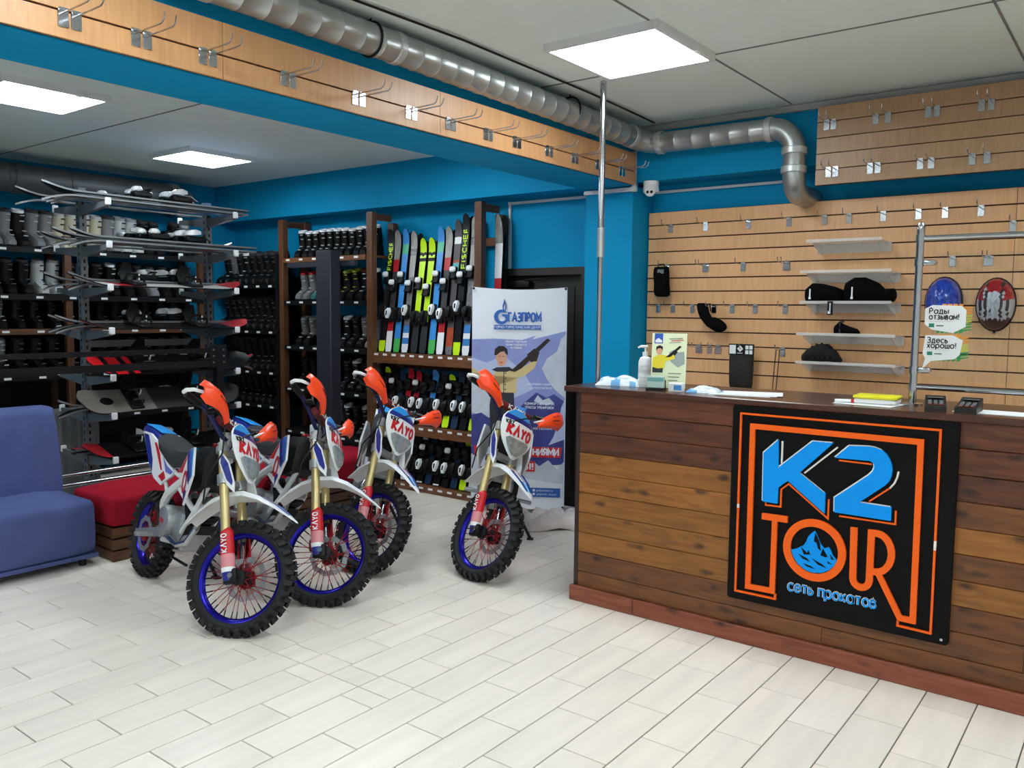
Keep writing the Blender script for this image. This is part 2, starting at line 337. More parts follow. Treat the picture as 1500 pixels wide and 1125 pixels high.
# ------------------------------------------------------------------ setting
XL, XR, YF, YB, ZC = -8.35, 2.2, -3.2, 5.70, 2.94
fl = struct('floor', MB().span((XL, YF, -.08), (XR, YB, -.006)), GROUT, smooth=False)
PX, PY, XO = .1926, .479, -.50
tile_meshes = {}
def tile(x0, x1, y0, y1, parent=fl, name='floor_tile', mb=None):
    g = .0026; wx, wy = x1-x0-2*g, y1-y0-2*g
    if wx < .01 or wy < .01: return
    if mb is not None: mb.span((x0+g, y0+g, -.006), (x1-g, y1-g, 0)); return
    key = (round(wx, 3), round(wy, 3))
    if key not in tile_meshes:
        a, b, c = wx/2, wy/2, .0012
        m = MB(); m.loft([[(-a, -b, -.006), (a, -b, -.006), (a, b, -.006), (-a, b, -.006)], [(-a, -b, -c), (a, -b, -c), (a, b, -c), (-a, b, -c)],
                          [(-a+c, -b+c, 0), (a-c, -b+c, 0), (a-c, b-c, 0), (-a+c, b-c, 0)]])
        o = obj(name, m, TILE, parent, smooth=False); tile_meshes[key] = o.data
    else:
        o = bpy.data.objects.new(name, tile_meshes[key]); C.objects.link(o); o.parent = parent
    o.location = ((x0+x1)/2, (y0+y1)/2, random.uniform(-.0006, 0)); return o
def in_view(x, y):
    d = Vector((x, y, -1.6)); z = d.dot(_f)
    if z < .3: return False
    return -60 < 750+1228.5*d.dot(_rt)/z < 1560 and 562-1228.5*d.dot(_up)/z < 1170
cand = []; rest = MB()
k0, k1 = int((XL-XO)/PX)-1, int((XR-XO)/PX)+1
for k in range(k0, k1):
    x0, x1 = XO+k*PX, XO+(k+1)*PX
    x0, x1 = max(x0, XL), min(x1, XR)
    if x1-x0 < .01: continue
    off = .085 if k % 2 == 0 else -.139
    n0 = int((YF-off)/PY)-1
    for n in range(n0, int((YB-off)/PY)+2):
        y0, y1 = max(off+n*PY, YF), min(off+(n+1)*PY, YB)
        if y1-y0 < .01: continue
        cuts = [y0, y1]
        if x1 < -2.40:
            cuts = sorted(set(cuts+[c for c in (2.355, 2.495) if y0+.02 < c < y1-.02]))
        for a, b in zip(cuts, cuts[1:]):
            cx, cy = (x0+x1)/2, (a+b)/2
            behind = (cx < -5.25) or (cx > -2.45 and cy > 3.95) or cy > 5.4
            ok = any(in_view(px, py) for px in (x0, x1) for py in (a, b)) and not behind
            cand.append((Vector((cx, cy, 0)).length if ok else 99, x0, x1, a, b))
cand.sort()
for i, (d, *t) in enumerate(cand):
    if d < 90 and i < 298: tile(*t)
    else: tile(*t, mb=rest)
obj('floor_tile', rest, TILE, fl, smooth=False, kind='stuff')

# ceiling with board joints
ce = struct('ceiling', MB().span((XL, YF, ZC), (XR, YB, ZC+.12)), CEIL, smooth=False)
for a, b in (((-1.935, YF), (-1.925, 5.4)), ((-.64, YF), (-.63, 5.4)), ((-3.0, 4.16), (XR, 4.17)), ((-3.0, 1.66), (XR, 1.67)), ((.62, YF), (.63, 5.4))):
    obj('joint_strip', MB().span((a[0], a[1], ZC-.004), (b[0], b[1], ZC)), mat('joint_grey', '#77797a', .8), ce, smooth=False)
obj('joint_strip', MB().span((-8.3, 3.2, ZC-.004), (-3.45, 3.21, ZC)), MATS['joint_grey'], ce, smooth=False)
# walls
struct('wall_left', MB().span((XL-.15, YF, 0), (XL, YB, ZC)), TEAL, smooth=False)
wb = struct('wall_back', MB().span((XL-.15, YB, 0), (-4.5, YB+.15, ZC)).span((-3.6, YB, 0), (XR, YB+.15, ZC)).span((-4.5, YB, 1.97), (-3.6, YB+.15, ZC)), TEAL, smooth=False)
struct('wall_right', MB().span((XR, YF, 0), (XR+.15, YB, ZC)), WALLP, smooth=False)
struct('wall_front', MB().span((XL-.15, YF-.15, 0), (XR+.15, YF, ZC)), WALLP, smooth=False)
# cross beam over the back (lintel), long beam, column
struct('trim_1', MB().span((XL, 5.45, 2.55), (XR, YB, ZC)), TEAL, smooth=False)
struct('trim_2', MB().span((-3.45, YF, 2.515), (-3.05, 5.45, ZC)), TEAL, smooth=False)
struct('wall_column', MB().span((-3.45, 5.38, 0), (-3.05, YB, 2.515)), TEAL, smooth=False)
struct('trim_3', MB().span((-3.05, 5.425, 2.895), (XR, 5.45, 2.935)), mat('grey_cornice', '#a5a8a8', .6), smooth=False)
# door
dr = struct('door_1', MB().span((-4.43, YB+.04, 0), (-3.67, YB+.08, 1.91)), DOORM, smooth=False)
obj('door_frame', MB().span((-4.5, YB-.03, 0), (-4.43, YB+.1, 1.97)).span((-3.67, YB-.03, 0), (-3.6, YB+.1, 1.97)).span((-4.43, YB-.03, 1.91), (-3.67, YB+.1, 1.97)), mat('door_frame', '#231d1c', .5), dr, smooth=False)
obj('door_panel', MB().span((-4.33, YB+.03, 1.1), (-3.77, YB+.04, 1.82)).span((-4.33, YB+.03, .15), (-3.77, YB+.04, .95)), DOORM, dr, smooth=False)
obj('door_closer', MB().rbox((-4.3, YB+.0, 1.84), (.22, .05, .06), .008).cyl((-4.23, YB-.03, 1.87), (-4.03, YB-.02, 1.88), .006, 6), BLACKM, dr)
# slat panels: lower wall, upper panel, beam cladding
def slats(name, x0, x1, yf, z0, z1, pitch, gap, n=None, thick=.016, seams=(), m_=None):
    base = struct(name, MB().span((x0, yf+thick, z0), (x1, yf+thick+.012, z1)), SLATD, smooth=False)
    z = z1
    xs = [x0]+list(seams)+[x1]
    while z > z0+.01:
        zb = max(z-pitch, z0)
        for a, b in zip(xs, xs[1:]):
            cx = (a+b)/2
            o = obj('slat', MB().box((0, 0, 0), (b-a-.003, thick, z-zb-gap)), m_ or SLATM, base, loc=(cx, yf+thick/2, (z+zb)/2), smooth=False)
        z -= pitch
    return base
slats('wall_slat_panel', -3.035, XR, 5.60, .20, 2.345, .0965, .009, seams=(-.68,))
struct('trim_4', MB().span((-3.035, 5.628, .1), (XR, YB, 2.33)), SLATD, smooth=False)
slats('wall_upper_slat_panel', -1.75, XR, 5.36, 2.407, 2.887, .096, .006, m_=SLATSH)
struct('trim_5', MB().span((-1.74, 5.388, 2.42), (XR, 5.45, 2.88)), SLATD, smooth=False)
bm_ = struct('trim_6', MB().span((-3.05, YF, 2.52), (-3.035, 5.38, 2.735)), SLATD, smooth=False)
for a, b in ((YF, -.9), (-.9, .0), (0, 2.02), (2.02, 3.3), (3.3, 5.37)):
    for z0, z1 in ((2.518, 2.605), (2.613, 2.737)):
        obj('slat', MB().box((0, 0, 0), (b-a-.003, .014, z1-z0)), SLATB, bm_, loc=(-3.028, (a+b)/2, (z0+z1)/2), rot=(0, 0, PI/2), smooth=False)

# ------------------------------------------------------------------ lamps
def lamp(x, y, label, s=.595):
    t = thing('ceiling_lamp', label, 'ceiling lamp', (x, y, ZC-.04), group='square ceiling panels')
    h = s/2; m = MB()
    for sx in (-1, 1):
        m.box((sx*(h+.008), 0, .02), (.022, 2*h+.038, .04)); m.box((0, sx*(h+.008), .02), (2*h+.0, .022, .04))
    m.box((0, 0, .036), (2*h, 2*h, .008))
    obj('frame', m, FRAMEW, t, smooth=False)
    obj('diffuser', MB().box((0, 0, .012), (2*h-.01, 2*h-.01, .012)), LIGHTM, t, smooth=False)
    obj('clip', MB().box((h+.012, .12, .0), (.02, .03, .012)), WHITE, t, smooth=False)
    return t
lamp(-2.205, 3.83, 'bright square ceiling lamp above the reception counter')
lamp(-5.66, 2.44, 'bright square ceiling lamp cut off by the left edge, above the sofa')
lamp(-6.72, 4.27, 'bright square ceiling lamp above the metal ski rack')
lamp(-4.56, 4.31, 'bright ceiling lamp half hidden behind the timber-clad beam')
for i, (x, y) in enumerate(((-2.2, 1.3), (.35, 3.83), (.35, 1.3), (-2.2, -1.4), (.35, -1.4), (-5.0, -.4))):
    lamp(x, y, 'square ceiling lamp outside the photo, %s behind the viewer' % ORD[i])

# ------------------------------------------------------------------ reception counter
CX0, CX1, CY, CZ = -2.51, 1.0, 3.87, 1.20
ct = thing('reception_counter', 'long wooden reception counter clad in knotty pine boards', 'counter', (CX0, CY, 0))
def cl(x, y, z): return (x-CX0, y-CY, z)
obj('carcass', MB().span(cl(CX0, CY+.022, 0), cl(CX1, CY+.4, CZ-.03)), mat('counter_dark_side', '#2c1c17', .5), ct, smooth=False)
obj('side_panel', MB().span(cl(CX0-.012, CY+.004, 0), cl(CX0+.016, CY+.42, CZ-.03)), MATS['counter_dark_side'], ct, smooth=False)
ph = .1115; z = CZ-.03; i = 0
while z > .09:
    zb = max(z-ph, .082)
    for (a, b) in ((CX0+.018, -1.15), (-1.15, CX1)) if i % 2 else ((CX0+.018, -.35), (-.35, CX1)):
        m_ = PINED if i < 3 else (PINEG if (i in (3, 4, 5, 6, 7) and a < -1.2) else PINEB)
        hw = (b-a)/2-.001; hh = (z-zb)/2-.0012; c_ = .0025
        m = MB().loft([[(-hw, .011, -hh), (hw, .011, -hh), (hw, .011, hh), (-hw, .011, hh)], [(-hw, -.011+c_, -hh), (hw, -.011+c_, -hh), (hw, -.011+c_, hh), (-hw, -.011+c_, hh)],
                       [(-hw, -.011, -hh+c_), (hw, -.011, -hh+c_), (hw, -.011, hh-c_), (-hw, -.011, hh-c_)]])
        obj('plank', m, m_, ct, loc=cl((a+b)/2, CY+.011, (z+zb)/2), smooth=False)
    z -= ph; i += 1
for a, b in ((CX0-.025, -2.13), (-2.13, -.2), (-.2, CX1)):
    obj('skirting_board', MB().rbox((0, 0, 0), (b-a-.003, .026, .085), .004, 1), SKIRT, ct, loc=cl((a+b)/2, CY-.013, .0425), smooth=False)
obj('countertop', MB().rbox(((CX1-.03+CX0-.06+.03)/2-CX0-.005, .27, CZ-.015), (CX1-CX0+.08, .60, .03), .004, 1), TOPW, ct, smooth=False)

# ------------------------------------------------------------------ illuminated-style sign on the counter
sg = thing('shop_sign', 'square black sign with blue and orange raised lettering on the counter front', 'sign', (-1.115, CY, .2))
SY = CY
def sp(p): return [(x+1.115, z-.2) for x, z in p]
def sobj(name, mb, mats): return obj(name, mb, mats, sg, smooth=False)
d0 = -.024
pm = MB(); n_ = 6; r_ = .014; pts = []
for (cx, cz, a0) in ((-.636, .232, -90), (-.636, 1.154, 0), (-1.589, 1.154, 90), (-1.589, .232, 180)):
    for k in range(n_+1):
        a = math.radians(a0+90*k/n_); pts.append((cx+r_*math.cos(a), cz+r_*math.sin(a)))
pm.prism(sp(pts), d0, -.001)
sobj('backing_panel', pm, SIGNB)
def raised(name, polys, mats, h=.012):
    m = MB()
    for p in polys: m.prism(sp(p), d0-h, d0, 0); 
    for p in polys: m.prism(sp(p), d0-h+.003, d0-.0005, 1)
    return m
thin = [(-.82, .284), (-.82, .262), (-.689, .259), (-.692, 1.13), (-1.559, 1.13), (-1.559, .26), (-1.362, .261), (-1.362, .285)]
m = MB().stroke(sp(thin), .009, d0-.010, d0)
m.stroke(sp([(-.69, .62), (-.69, .66)]), .0095, d0-.0104, d0, 1).stroke(sp([(-1.559, .67), (-1.559, .69)]), .0095, d0-.0104, d0, 1)
sobj('thin_outline', m, [SIGNO, SIGNW])
# thick frame that runs into the T and the R
F = [(-1.376, .662), (-1.376, .297), (-1.496, .295), (-1.4985, 1.074), (-.765, 1.073), (-.760, .298), (-.812, .298), (-.912, .483)]
m = MB().stroke(sp(F), .025, d0-.014, d0).prism(sp([(-1.438, .634), (-1.316, .636), (-1.316, .667), (-1.438, .664)]), d0-.0142, d0)
sobj('orange_frame', m, SIGNO)
def ell(cx, cz, rx, rz, n=48): return [(cx+rx*math.cos(2*PI*k/n), cz+rz*math.sin(2*PI*k/n)) for k in range(n)]
m = MB().ring2(sp(ell(-1.189, .529, .142, .144)), sp(ell(-1.189, .529, .108, .109)), d0-.014, d0)
sobj('letter', m, SIGNO)
U = [(-1.018, .664), (-1.014, .445)]+[(-.979+.035*math.cos(math.radians(a)), .437+.038*math.sin(math.radians(a))) for a in range(180, 361, 20)]+[(-.944, .666)]
m = MB().stroke(sp(U), .029, d0-.014, d0)
sobj('letter', m, SIGNO)
Rr = [(-.944, .652)]+[(-.920+.062*math.cos(math.radians(a)), .567+.086*math.sin(math.radians(a))) for a in range(90, -91, -15)]+[(-.944, .481)]
m = MB().stroke(sp(Rr), .029, d0-.0138, d0).stroke(sp([(-.944, .66), (-.944, .47)]), .028, d0-.0136, d0)
sobj('letter', m, SIGNO)
K = [(-1.44, .953), (-1.372, 1.021), (-1.368, .89), (-1.213, 1.031), (-1.122, 1.032), (-1.268, .879), (-1.149, .799), (-1.148, .707), (-1.32, .835), (-1.364, .798), (-1.366, .72), (-1.437, .721)]
T2 = [(-1.113, .967), (-1.053, 1.027), (-.966, 1.033), (-.94, 1.030), (-.916, 1.022), (-.897, 1.006), (-.883, .985), (-.874, .962), (-.871, .937), (-.874, .91), (-.882, .888), (-.90, .867), (-1.001, .78), (-.868, .778), (-.867, .719), (-1.105, .72), (-1.107, .786), (-.966, .906), (-.95, .925), (-.944, .942), (-.946, .96), (-.964, .97)]
for P_ in (K, T2):
    m = MB().prism(sp(P_), d0-.016, d0, 0).prism(sp([(x-.005, z_+.0035) for x, z_ in P_]), d0-.012, d0, 1)
    sobj('letter', m, [SIGNU, SIGNW])
m = MB()
for P_ in ([(-1.355, 1.016), (-1.355, .911)], [(-1.105, 1.014), (-1.248, .879)], [(-.879, .859), (-.862, .882), (-.852, .908), (-.847, .935)]): m.stroke(sp(P_), .007, d0-.008, d0, 0)
for P_ in ([(-1.424, .717), (-1.424, .704), (-1.352, .706), (-1.352, .789), (-1.318, .819), (-1.134, .684), (-1.134, .773)], [(-1.097, .956), (-.958, .955)], [(-.961, .789), (-.879, .859)], [(-1.086, .704), (-.85, .705), (-.85, .764)]): m.stroke(sp(P_), .007, d0-.008, d0, 1)
sobj('accent_line', m, [SIGNW, SIGNO])
Mt = [(-1.295, .512), (-1.268, .522), (-1.238, .543), (-1.228, .56), (-1.217, .589), (-1.204, .606), (-1.189, .619), (-1.178, .598), (-1.161, .561), (-1.144, .545), (-1.126, .554), (-1.116, .543), (-1.105, .519), (-1.086, .50), (-1.096, .475), (-1.119, .448), (-1.15, .430), (-1.189, .422), (-1.225, .428), (-1.26, .45), (-1.282, .478)]
m = MB().prism(sp(Mt), d0-.008, d0, 0)
for P_ in ([(-1.187, .612), (-1.165, .568), (-1.158, .53), (-1.172, .54), (-1.18, .565), (-1.192, .57)], [(-1.25, .535), (-1.22, .51), (-1.215, .525), (-1.205, .505), (-1.235, .5)], [(-1.15, .545), (-1.128, .51), (-1.138, .505), (-1.16, .51)],
           [(-1.262, .50), (-1.22, .485), (-1.205, .47), (-1.24, .48)], [(-1.2, .49), (-1.15, .47), (-1.13, .455), (-1.17, .465)], [(-1.24, .46), (-1.2, .452), (-1.18, .44), (-1.22, .447)], [(-1.118, .525), (-1.098, .5), (-1.112, .5)], [(-1.13, .49), (-1.105, .478), (-1.125, .478)]):
    m.prism(sp(P_), d0-.0086, d0, 1)
sobj('mountain_emblem', m, [SIGNU, SIGNB])
m = MB().stext('сеть прокатов', .05, .15, d0-.008, .0006, 0, T(-1.301+1.115, 0, .316-.2), width=.388, gap=.2)
m.stext('сеть прокатов', .05, .19, d0-.0005, .0072, 1, T(-1.3025+1.115, 0, .3165-.2), width=.388, gap=.2)
sobj('lettering', m, [SIGNU, SIGNW])
for x, z_ in ((-.648, .24),): sobj('screw', MB().cyl((x+1.115, d0-.004, z_-.2), (x+1.115, d0, z_-.2), .006, 10), CHROME)

# ------------------------------------------------------------------ poles, glass screen
t = thing('chrome_pole', 'thin chrome pole from ceiling to floor at the left end of the counter', 'pole', (-2.625, 4.26, 0))
obj('tube', MB().cyl((0, 0, .01), (0, 0, 2.05), .0145, 14), CHROME, t)
obj('upper_tube', MB().cyl((0, 0, 1.95), (0, 0, ZC-.004), .018, 14), CHROME, t)
obj('joint_collar', MB().cyl((0, 0, 1.93), (0, 0, 2.10), .0205, 14), GALV, t)
obj('floor_flange', MB().cyl((0, 0, 0), (0, 0, .012), .04, 18), CHROME, t)
GX, GY = -.868, 4.13
t = thing('protective_screen', 'clear screen in a chrome tube frame standing on the counter', 'screen', (GX, GY, CZ))
obj('post', MB().cyl((0, 0, .006), (0, 0, .79), .0165, 14), CHROME, t)
obj('post_cap', MB().lathe([(.017, 0), (.018, .02), (.012, .034), (.002, .038)], 14, M=T(0, 0, .785) @ RX(PI/2)), CHROME, t)
obj('foot', MB().cyl((0, 0, 0), (0, 0, .008), .045, 20), CHROME, t)
obj('rail', MB().cyl((0, 0, .75), (1.25, 0, .75), .0125, 12).cyl((-.0, 0, .735), (0, 0, .765), .02, 12), CHROME, t)
obj('rail', MB().cyl((0, 0, .083), (1.25, 0, .083), .0125, 12).cyl((0, 0, .068), (0, 0, .098), .02, 12), CHROME, t)
obj('post', MB().cyl((1.25, 0, .0), (1.25, 0, .79), .0165, 14), CHROME, t)
for z_ in (.642, .16):
    obj('clamp', MB().cyl((0, 0, z_-.016), (0, 0, z_+.016), .021, 12).rbox((.042, 0, z_), (.05, .03, .026), .006).cyl((.062, -.022, z_), (.062, .022, z_), .009, 10), CHROME, t)
obj('glass_pane', MB().box((.65, 0, .40), (1.16, .004, .56)), GLASS, t, smooth=False)
def bubble(name, label, lx, lz, w_, h_, lines, tail):
    q = thing(name, label, 'sticker', (GX+lx, GY-.0045, CZ+lz))
    P_ = [(0, .03), (0, h_*.86), (.03, h_), (w_-.02, h_*.97), (w_, h_*.8), (w_, .02), (w_-.05, -.008), (.03, .006)] if not tail else \
         [(.0, -.05), (.012, .0), (.0, .02), (.008, h_*.98), (w_-.04, h_), (w_, h_*.8), (w_-.01, .02), (w_-.03, .0), (.035, -.012)]
    m = MB().prism(P_, -.005, -.004, 0)
    obj('card', m, WHITEP, q, smooth=False)
    m = MB()
    for k in range(9):
        z_ = k/9*h_*.95; c_ = 0 if k > 5 else (1 if k > 2 else 2)
        m.prism([(w_-.012, z_), (w_+.022, z_+.006), (w_+.024, z_+.012), (w_-.012, z_+.008)], -.003, -.0016, c_)
    for k in range(6): m.prism([(w_*.3+k*.018, -.012), (w_*.3+.014+k*.018, -.006), (w_*.3+.014+k*.018, .02), (w_*.3+k*.018, .02)], -.003, -.0016, 2)
    for k in range(4): m.prism([(w_*.4+k*.022, h_*.9), (w_*.4+.018+k*.022, h_*.9), (w_*.4+.02+k*.022, h_*1.04), (w_*.4+k*.022+.003, h_*1.05)], -.003, -.0016, 0)
    obj('rainbow_edge', m, [mat('edge_orange', '#e8962a', .5), mat('edge_yellow', '#b8c83c', .5), mat('edge_green', '#2e9a52', .5)], q, smooth=False)
    m = MB()
    m.stext(lines[0], .024, .17, -.0052, .0006, 0, T(.018, 0, h_*.67), width=w_*(.46 if len(lines[0]) < 5 else .5)).stext(lines[1], .024, .17, -.0052, .0006, 0, T(.018, 0, h_*.45), width=w_*.72)
    m.prism([(.018, h_*.37), (w_*.7, h_*.37), (w_*.7, h_*.375), (.018, h_*.375)], -.0056, -.0052, 1)
    m.prism([(.018, h_*.14), (.04, h_*.14), (.04, h_*.29), (.018, h_*.29)], -.0056, -.0052, 2)
    m.prism([(.048, h_*.18), (.078, h_*.18), (.078, h_*.23), (.048, h_*.23)], -.0056, -.0052, 1)
    obj('lettering', m, [BLACK, GREY, mat('badge_green', '#1e7a6a', .5)], q, smooth=False)
    return q
bubble('speech_bubble_sticker', 'white speech-bubble card reading Рады отзывам with striped edge, upper of two', .036, .338, .165, .115, ('Рады', 'отзывам!'), False)
bubble('speech_bubble_sticker', 'white speech-bubble card reading Здесь хорошо with tail, lower of two', .034, .215, .16, .105, ('Здесь', 'хорошо!'), True)

# ------------------------------------------------------------------ motorbikes
RFW, RRW = .283, .25
def tyre(R, w_, n, rim_r):
    m = MB(); t = w_/2
    prof = [(rim_r, -t*.62), (rim_r+.01, -t*.8), (R*.85, -t*.96), (R*.91, -t*.86), (R*.945, -t*.5), (R*.955, 0), (R*.945, t*.5), (R*.91, t*.86), (R*.85, t*.96), (rim_r+.01, t*.8), (rim_r, t*.62)]
    m.lathe(prof, 48, closed=True)
    for k in range(n):
        a = 2*PI*k/n
        for (yy, da, rr, tilt, d) in ((-t*.24, 0, R*.966, 0, (.027, t*.40, .036)), (t*.24, .0, R*.966, 0, (.027, t*.40, .036)), (-t*.84, .5, R*.95, .72, (.025, t*.38, .042)), (t*.84, .5, R*.95, -.72, (.025, t*.38, .042))):
            M_ = RY(-(a+da*2*PI/n)) @ T(rr, yy, 0) @ RZ(tilt) @ RY(PI/2)
            hx, hy, hz = d[0]/2, d[1]/2, d[2]/2
            m.loft([[(-hx, -hy, -hz), (hx, -hy, -hz), (hx, hy, -hz), (-hx, hy, -hz)], [(-hx*.8, -hy*.8, hz), (hx*.8, -hy*.8, hz), (hx*.8, hy*.8, hz), (-hx*.8, hy*.8, hz)]], 0, M_)
    return m
def rim(r, w_):
    t = w_/2
    return MB().lathe([(r, -t), (r+.006, -t), (r+.006, -t*.8), (r-.006, -t*.55), (r-.012, 0), (r-.006, t*.55), (r+.006, t*.8), (r+.006, t), (r, t), (r-.012, t*.6), (r-.02, 0), (r-.012, -t*.6)], 48, closed=True)
def spokes(r, hub, n, y):
    m = MB()
    for k in range(n):
        a = 2*PI*k/n; sd = 1 if k % 2 else -1; b = a+(.55 if (k//2) % 2 else -.55)
        p = Vector((hub*math.cos(b), sd*y, hub*math.sin(b))); q = Vector((r*math.cos(a), sd*.006, r*math.sin(a)))
        m.tube([p, p.lerp(q, .8)], .0021, 4, 0); m.tube([p.lerp(q, .8), q], .0034, 4, 1)
    return m
def disc(R, r, t):
    n = 40
    def ring(rad, wav): return [((rad+wav*math.cos(10*2*PI*k/n))*math.cos(2*PI*k/n), (rad+wav*math.cos(10*2*PI*k/n))*math.sin(2*PI*k/n)) for k in range(n)]
    return MB().ring2(ring(R, .004), ring(r, .003), -t/2, t/2)
def make_bike():
    t = thing('dirt_bike', 'placeholder', 'motorcycle')
    P = lambda name, mb, m_, par=t, **k: obj(name, mb, m_, par, **k)
    # rear wheel
    rw = P('rear_wheel', tyre(RRW, .10, 28, .19), RUBBER, loc=(0, 0, RRW))
    P('rim', rim(.186, .055), RIMB, rw)
    P('spoke', spokes(.17, .04, 32, .03), [REDA, BLACKM], rw, kind='stuff')
    P('hub', MB().lathe([(.022, -.07), (.045, -.055), (.045, -.035), (.028, -.03), (.028, .03), (.045, .035), (.045, .05), (.022, .07)], 20), REDA, rw)
    P('brake_disc', disc(.105, .075, .004), ALU, rw, loc=(0, -.05, 0))
    P('sprocket', disc(.098, .05, .005), REDA, rw, loc=(0, .055, 0))
    # swingarm
    m = MB()
    for sd in (-1, 1):
        m.loft([[(.36, sd*.075-.014, .36), (.36, sd*.075+.014, .36), (.36, sd*.075+.014, .30), (.36, sd*.075-.014, .30)], [(-.03, sd*.085-.012, .275), (-.03, sd*.085+.012, .275), (-.03, sd*.085+.012, .228), (-.03, sd*.085-.012, .228)]])
    m.box((.27, 0, .32), (.05, .15, .05)); P('swingarm', m, ALU)
    m = MB()
    for zz in (.25+.1, .25-.1): m.box((.20, .062, zz+(.0)), (.42, .012, .012))
    P('chain', m, BLACKM)
    P('shock_absorber', MB().tube([(.30, 0, .40), (.40, 0, .66)], .02, 10).tube([(.30+.10*k/60+.03*0, .034*math.cos(k*.9), .41+.2*k/60+.034*math.sin(k*.9)*.3) for k in range(60)], .006, 5), REDA)
    # frame
    fr = MB()
    for sd in (-1, 1):
        y = sd*.085
        fr.tube([(.80, sd*.03, .86), (.70, y, .74), (.52, y*1.2, .63), (.40, y*1.2, .56), (.345, y*1.15, .50), (.33, y*1.1, .38), (.36, y, .31)], [.022, .022, .024, .026, .025, .022, .018], 8)
        fr.tube([(.80, sd*.025, .80), (.775, sd*.05, .66), (.70, sd*.07, .50), (.60, sd*.075, .385), (.52, sd*.08, .31), (.36, sd*.08, .29)], .016, 8)
        fr.tube([(.48, y*1.1, .62), (.62, y*1.05, .56), (.71, sd*.07, .51)], .016, 8)
        fr.tube([(.50, y, .66), (.30, y*.9, .68), (.02, y*.8, .77)], .012, 8)
        fr.tube([(.35, y, .52), (.12, y*.8, .73)], .011, 8)
    P('frame', fr, mat('white_frame', '#d8dadb', .35))
    P('head_tube', MB().cyl((.845, 0, .80), (.775, 0, .945), .032, 14), MATS['white_frame'])
    # engine
    e = P('engine', MB().rbox((.48, 0, .40), (.25, .20, .17), .03, 2).rbox((.56, 0, .33), (.16, .17, .10), .02, 2), ALU)
    P('clutch_cover', MB().lathe([(.002, -.03), (.06, -.03), (.082, -.02), (.09, 0), (.09, .03)], 24), ALU, e, loc=(.455, -.115, .41))
    P('cover_emblem', MB().stext('KAYO', .022, .2, 0, .001), RED, e, loc=(.42, -.146, .405), smooth=False)
    P('stator_cover', MB().lathe([(.075, -.03), (.075, 0), (.06, .022), (.002, .025)], 22), BLACKM, e, loc=(.50, .11, .40))
    m = MB()
    A = T(.60, 0, .47) @ RY(math.radians(58))
    for k in range(8): m.box((0, 0, .014*k), (.13-.002*k, .145, .008), 0, A)
    m.box((0, 0, .05), (.09, .11, .11), 0, A); P('cylinder', m, BLACKM)
    P('cylinder_head', MB().rbox((0, 0, .135), (.10, .12, .05), .012, 1, 0, A), ALU)
    P('carburettor', MB().cyl((.47, -.02, .53), (.56, -.02, .57), .024, 10).rbox((.50, -.02, .51), (.05, .05, .07), .008, 1), ALU)
    P('exhaust_pipe', MB().tube([(.70, -.02, .53), (.77, -.06, .50), (.80, -.09, .43), (.76, -.11, .355), (.68, -.125, .325), (.60, -.13, .34), (.50, -.11, .335), (.44, -.06, .34), (.36, .02, .38), (.30, .08, .5), (.23, .11, .595)], .0165, 12), CHROME)
    P('muffler', MB().tube([(.22, .115, .60), (.18, .115, .62), (.0, .115, .68), (-.12, .115, .715), (-.14, .115, .72)], [.02, .034, .034, .032, .022], 14), GREY)
    P('skid_plate', MB().loft([[(.66, -.08, .42), (.66, .08, .42), (.665, .08, .425), (.665, -.08, .425)], [(.58, -.09, .285), (.58, .09, .285), (.59, .09, .28), (.59, -.09, .28)], [(.36, -.09, .27), (.36, .09, .27), (.36, .09, .262), (.36, -.09, .262)]]), BLACK)
    for sd in (-1, 1):
        q = P('foot_peg', MB().rbox((.37, sd*.19, .32), (.045, .10, .02), .004, 1), ALU)
    P('brake_pedal', MB().tube([(.36, -.115, .30), (.46, -.125, .27), (.56, -.14, .30)], .007, 6).box((.575, -.15, .303), (.04, .035, .01)), BLACKM)
    P('gear_lever', MB().tube([(.46, .125, .33), (.56, .14, .33)], .006, 6).rbox((.57, .155, .335), (.02, .045, .02), .006, 1), BLACKM)
    P('kick_starter', MB().tube([(.43, -.145, .38), (.40, -.15, .47), (.385, -.155, .50)], .009, 7), BLACKM)
    P('side_stand', MB().tube([(.38, .10, .31), (.36, .20, .18), (.338, .282, .068)], .011, 8).box((.338, .286, .061), (.05, .045, .012)), BLACKM)
    # tank, seat
    P('fuel_tank', MB().loft([[(.57, s_*hw, z_) for s_, z_ in ((-1, .70), (-1, .80), (-.6, .835), (.6, .835), (1, .80), (1, .70))] for hw in (.07,)] +
                             [[(x, s_*hw, z0+(z_-.70)*k) for s_, z_ in ((-1, .70), (-1, .80), (-.6, .845), (.6, .845), (1, .80), (1, .70))] for x, hw, z0, k in ((.64, .10, .66, 1.35), (.73, .115, .62, 1.65), (.80, .10, .66, 1.45), (.825, .05, .70, 1.15))]), BLACK)
    P('filler_cap', MB().lathe([(.028, 0), (.03, .012), (.024, .022), (.002, .024)], 16, M=RX(PI/2)), REDA, loc=(.70, 0, .862))
    ss = []
    for x, hw, zt, zb in ((.62, .055, .842, .80), (.57, .075, .838, .74), (.48, .085, .815, .715), (.36, .095, .80, .70), (.24, .10, .812, .735), (.13, .10, .835, .775), (.06, .085, .855, .81), (.02, .06, .862, .84)):
        ss.append([(x, -hw, zb), (x, -hw*1.02, (zb+zt)/2), (x, -hw*.8, zt-.012), (x, -hw*.35, zt), (x, hw*.35, zt), (x, hw*.8, zt-.012), (x, hw*1.02, (zb+zt)/2), (x, hw, zb)])
    P('seat', MB().loft(ss), SEATM)
    # rear fender
    rf = []
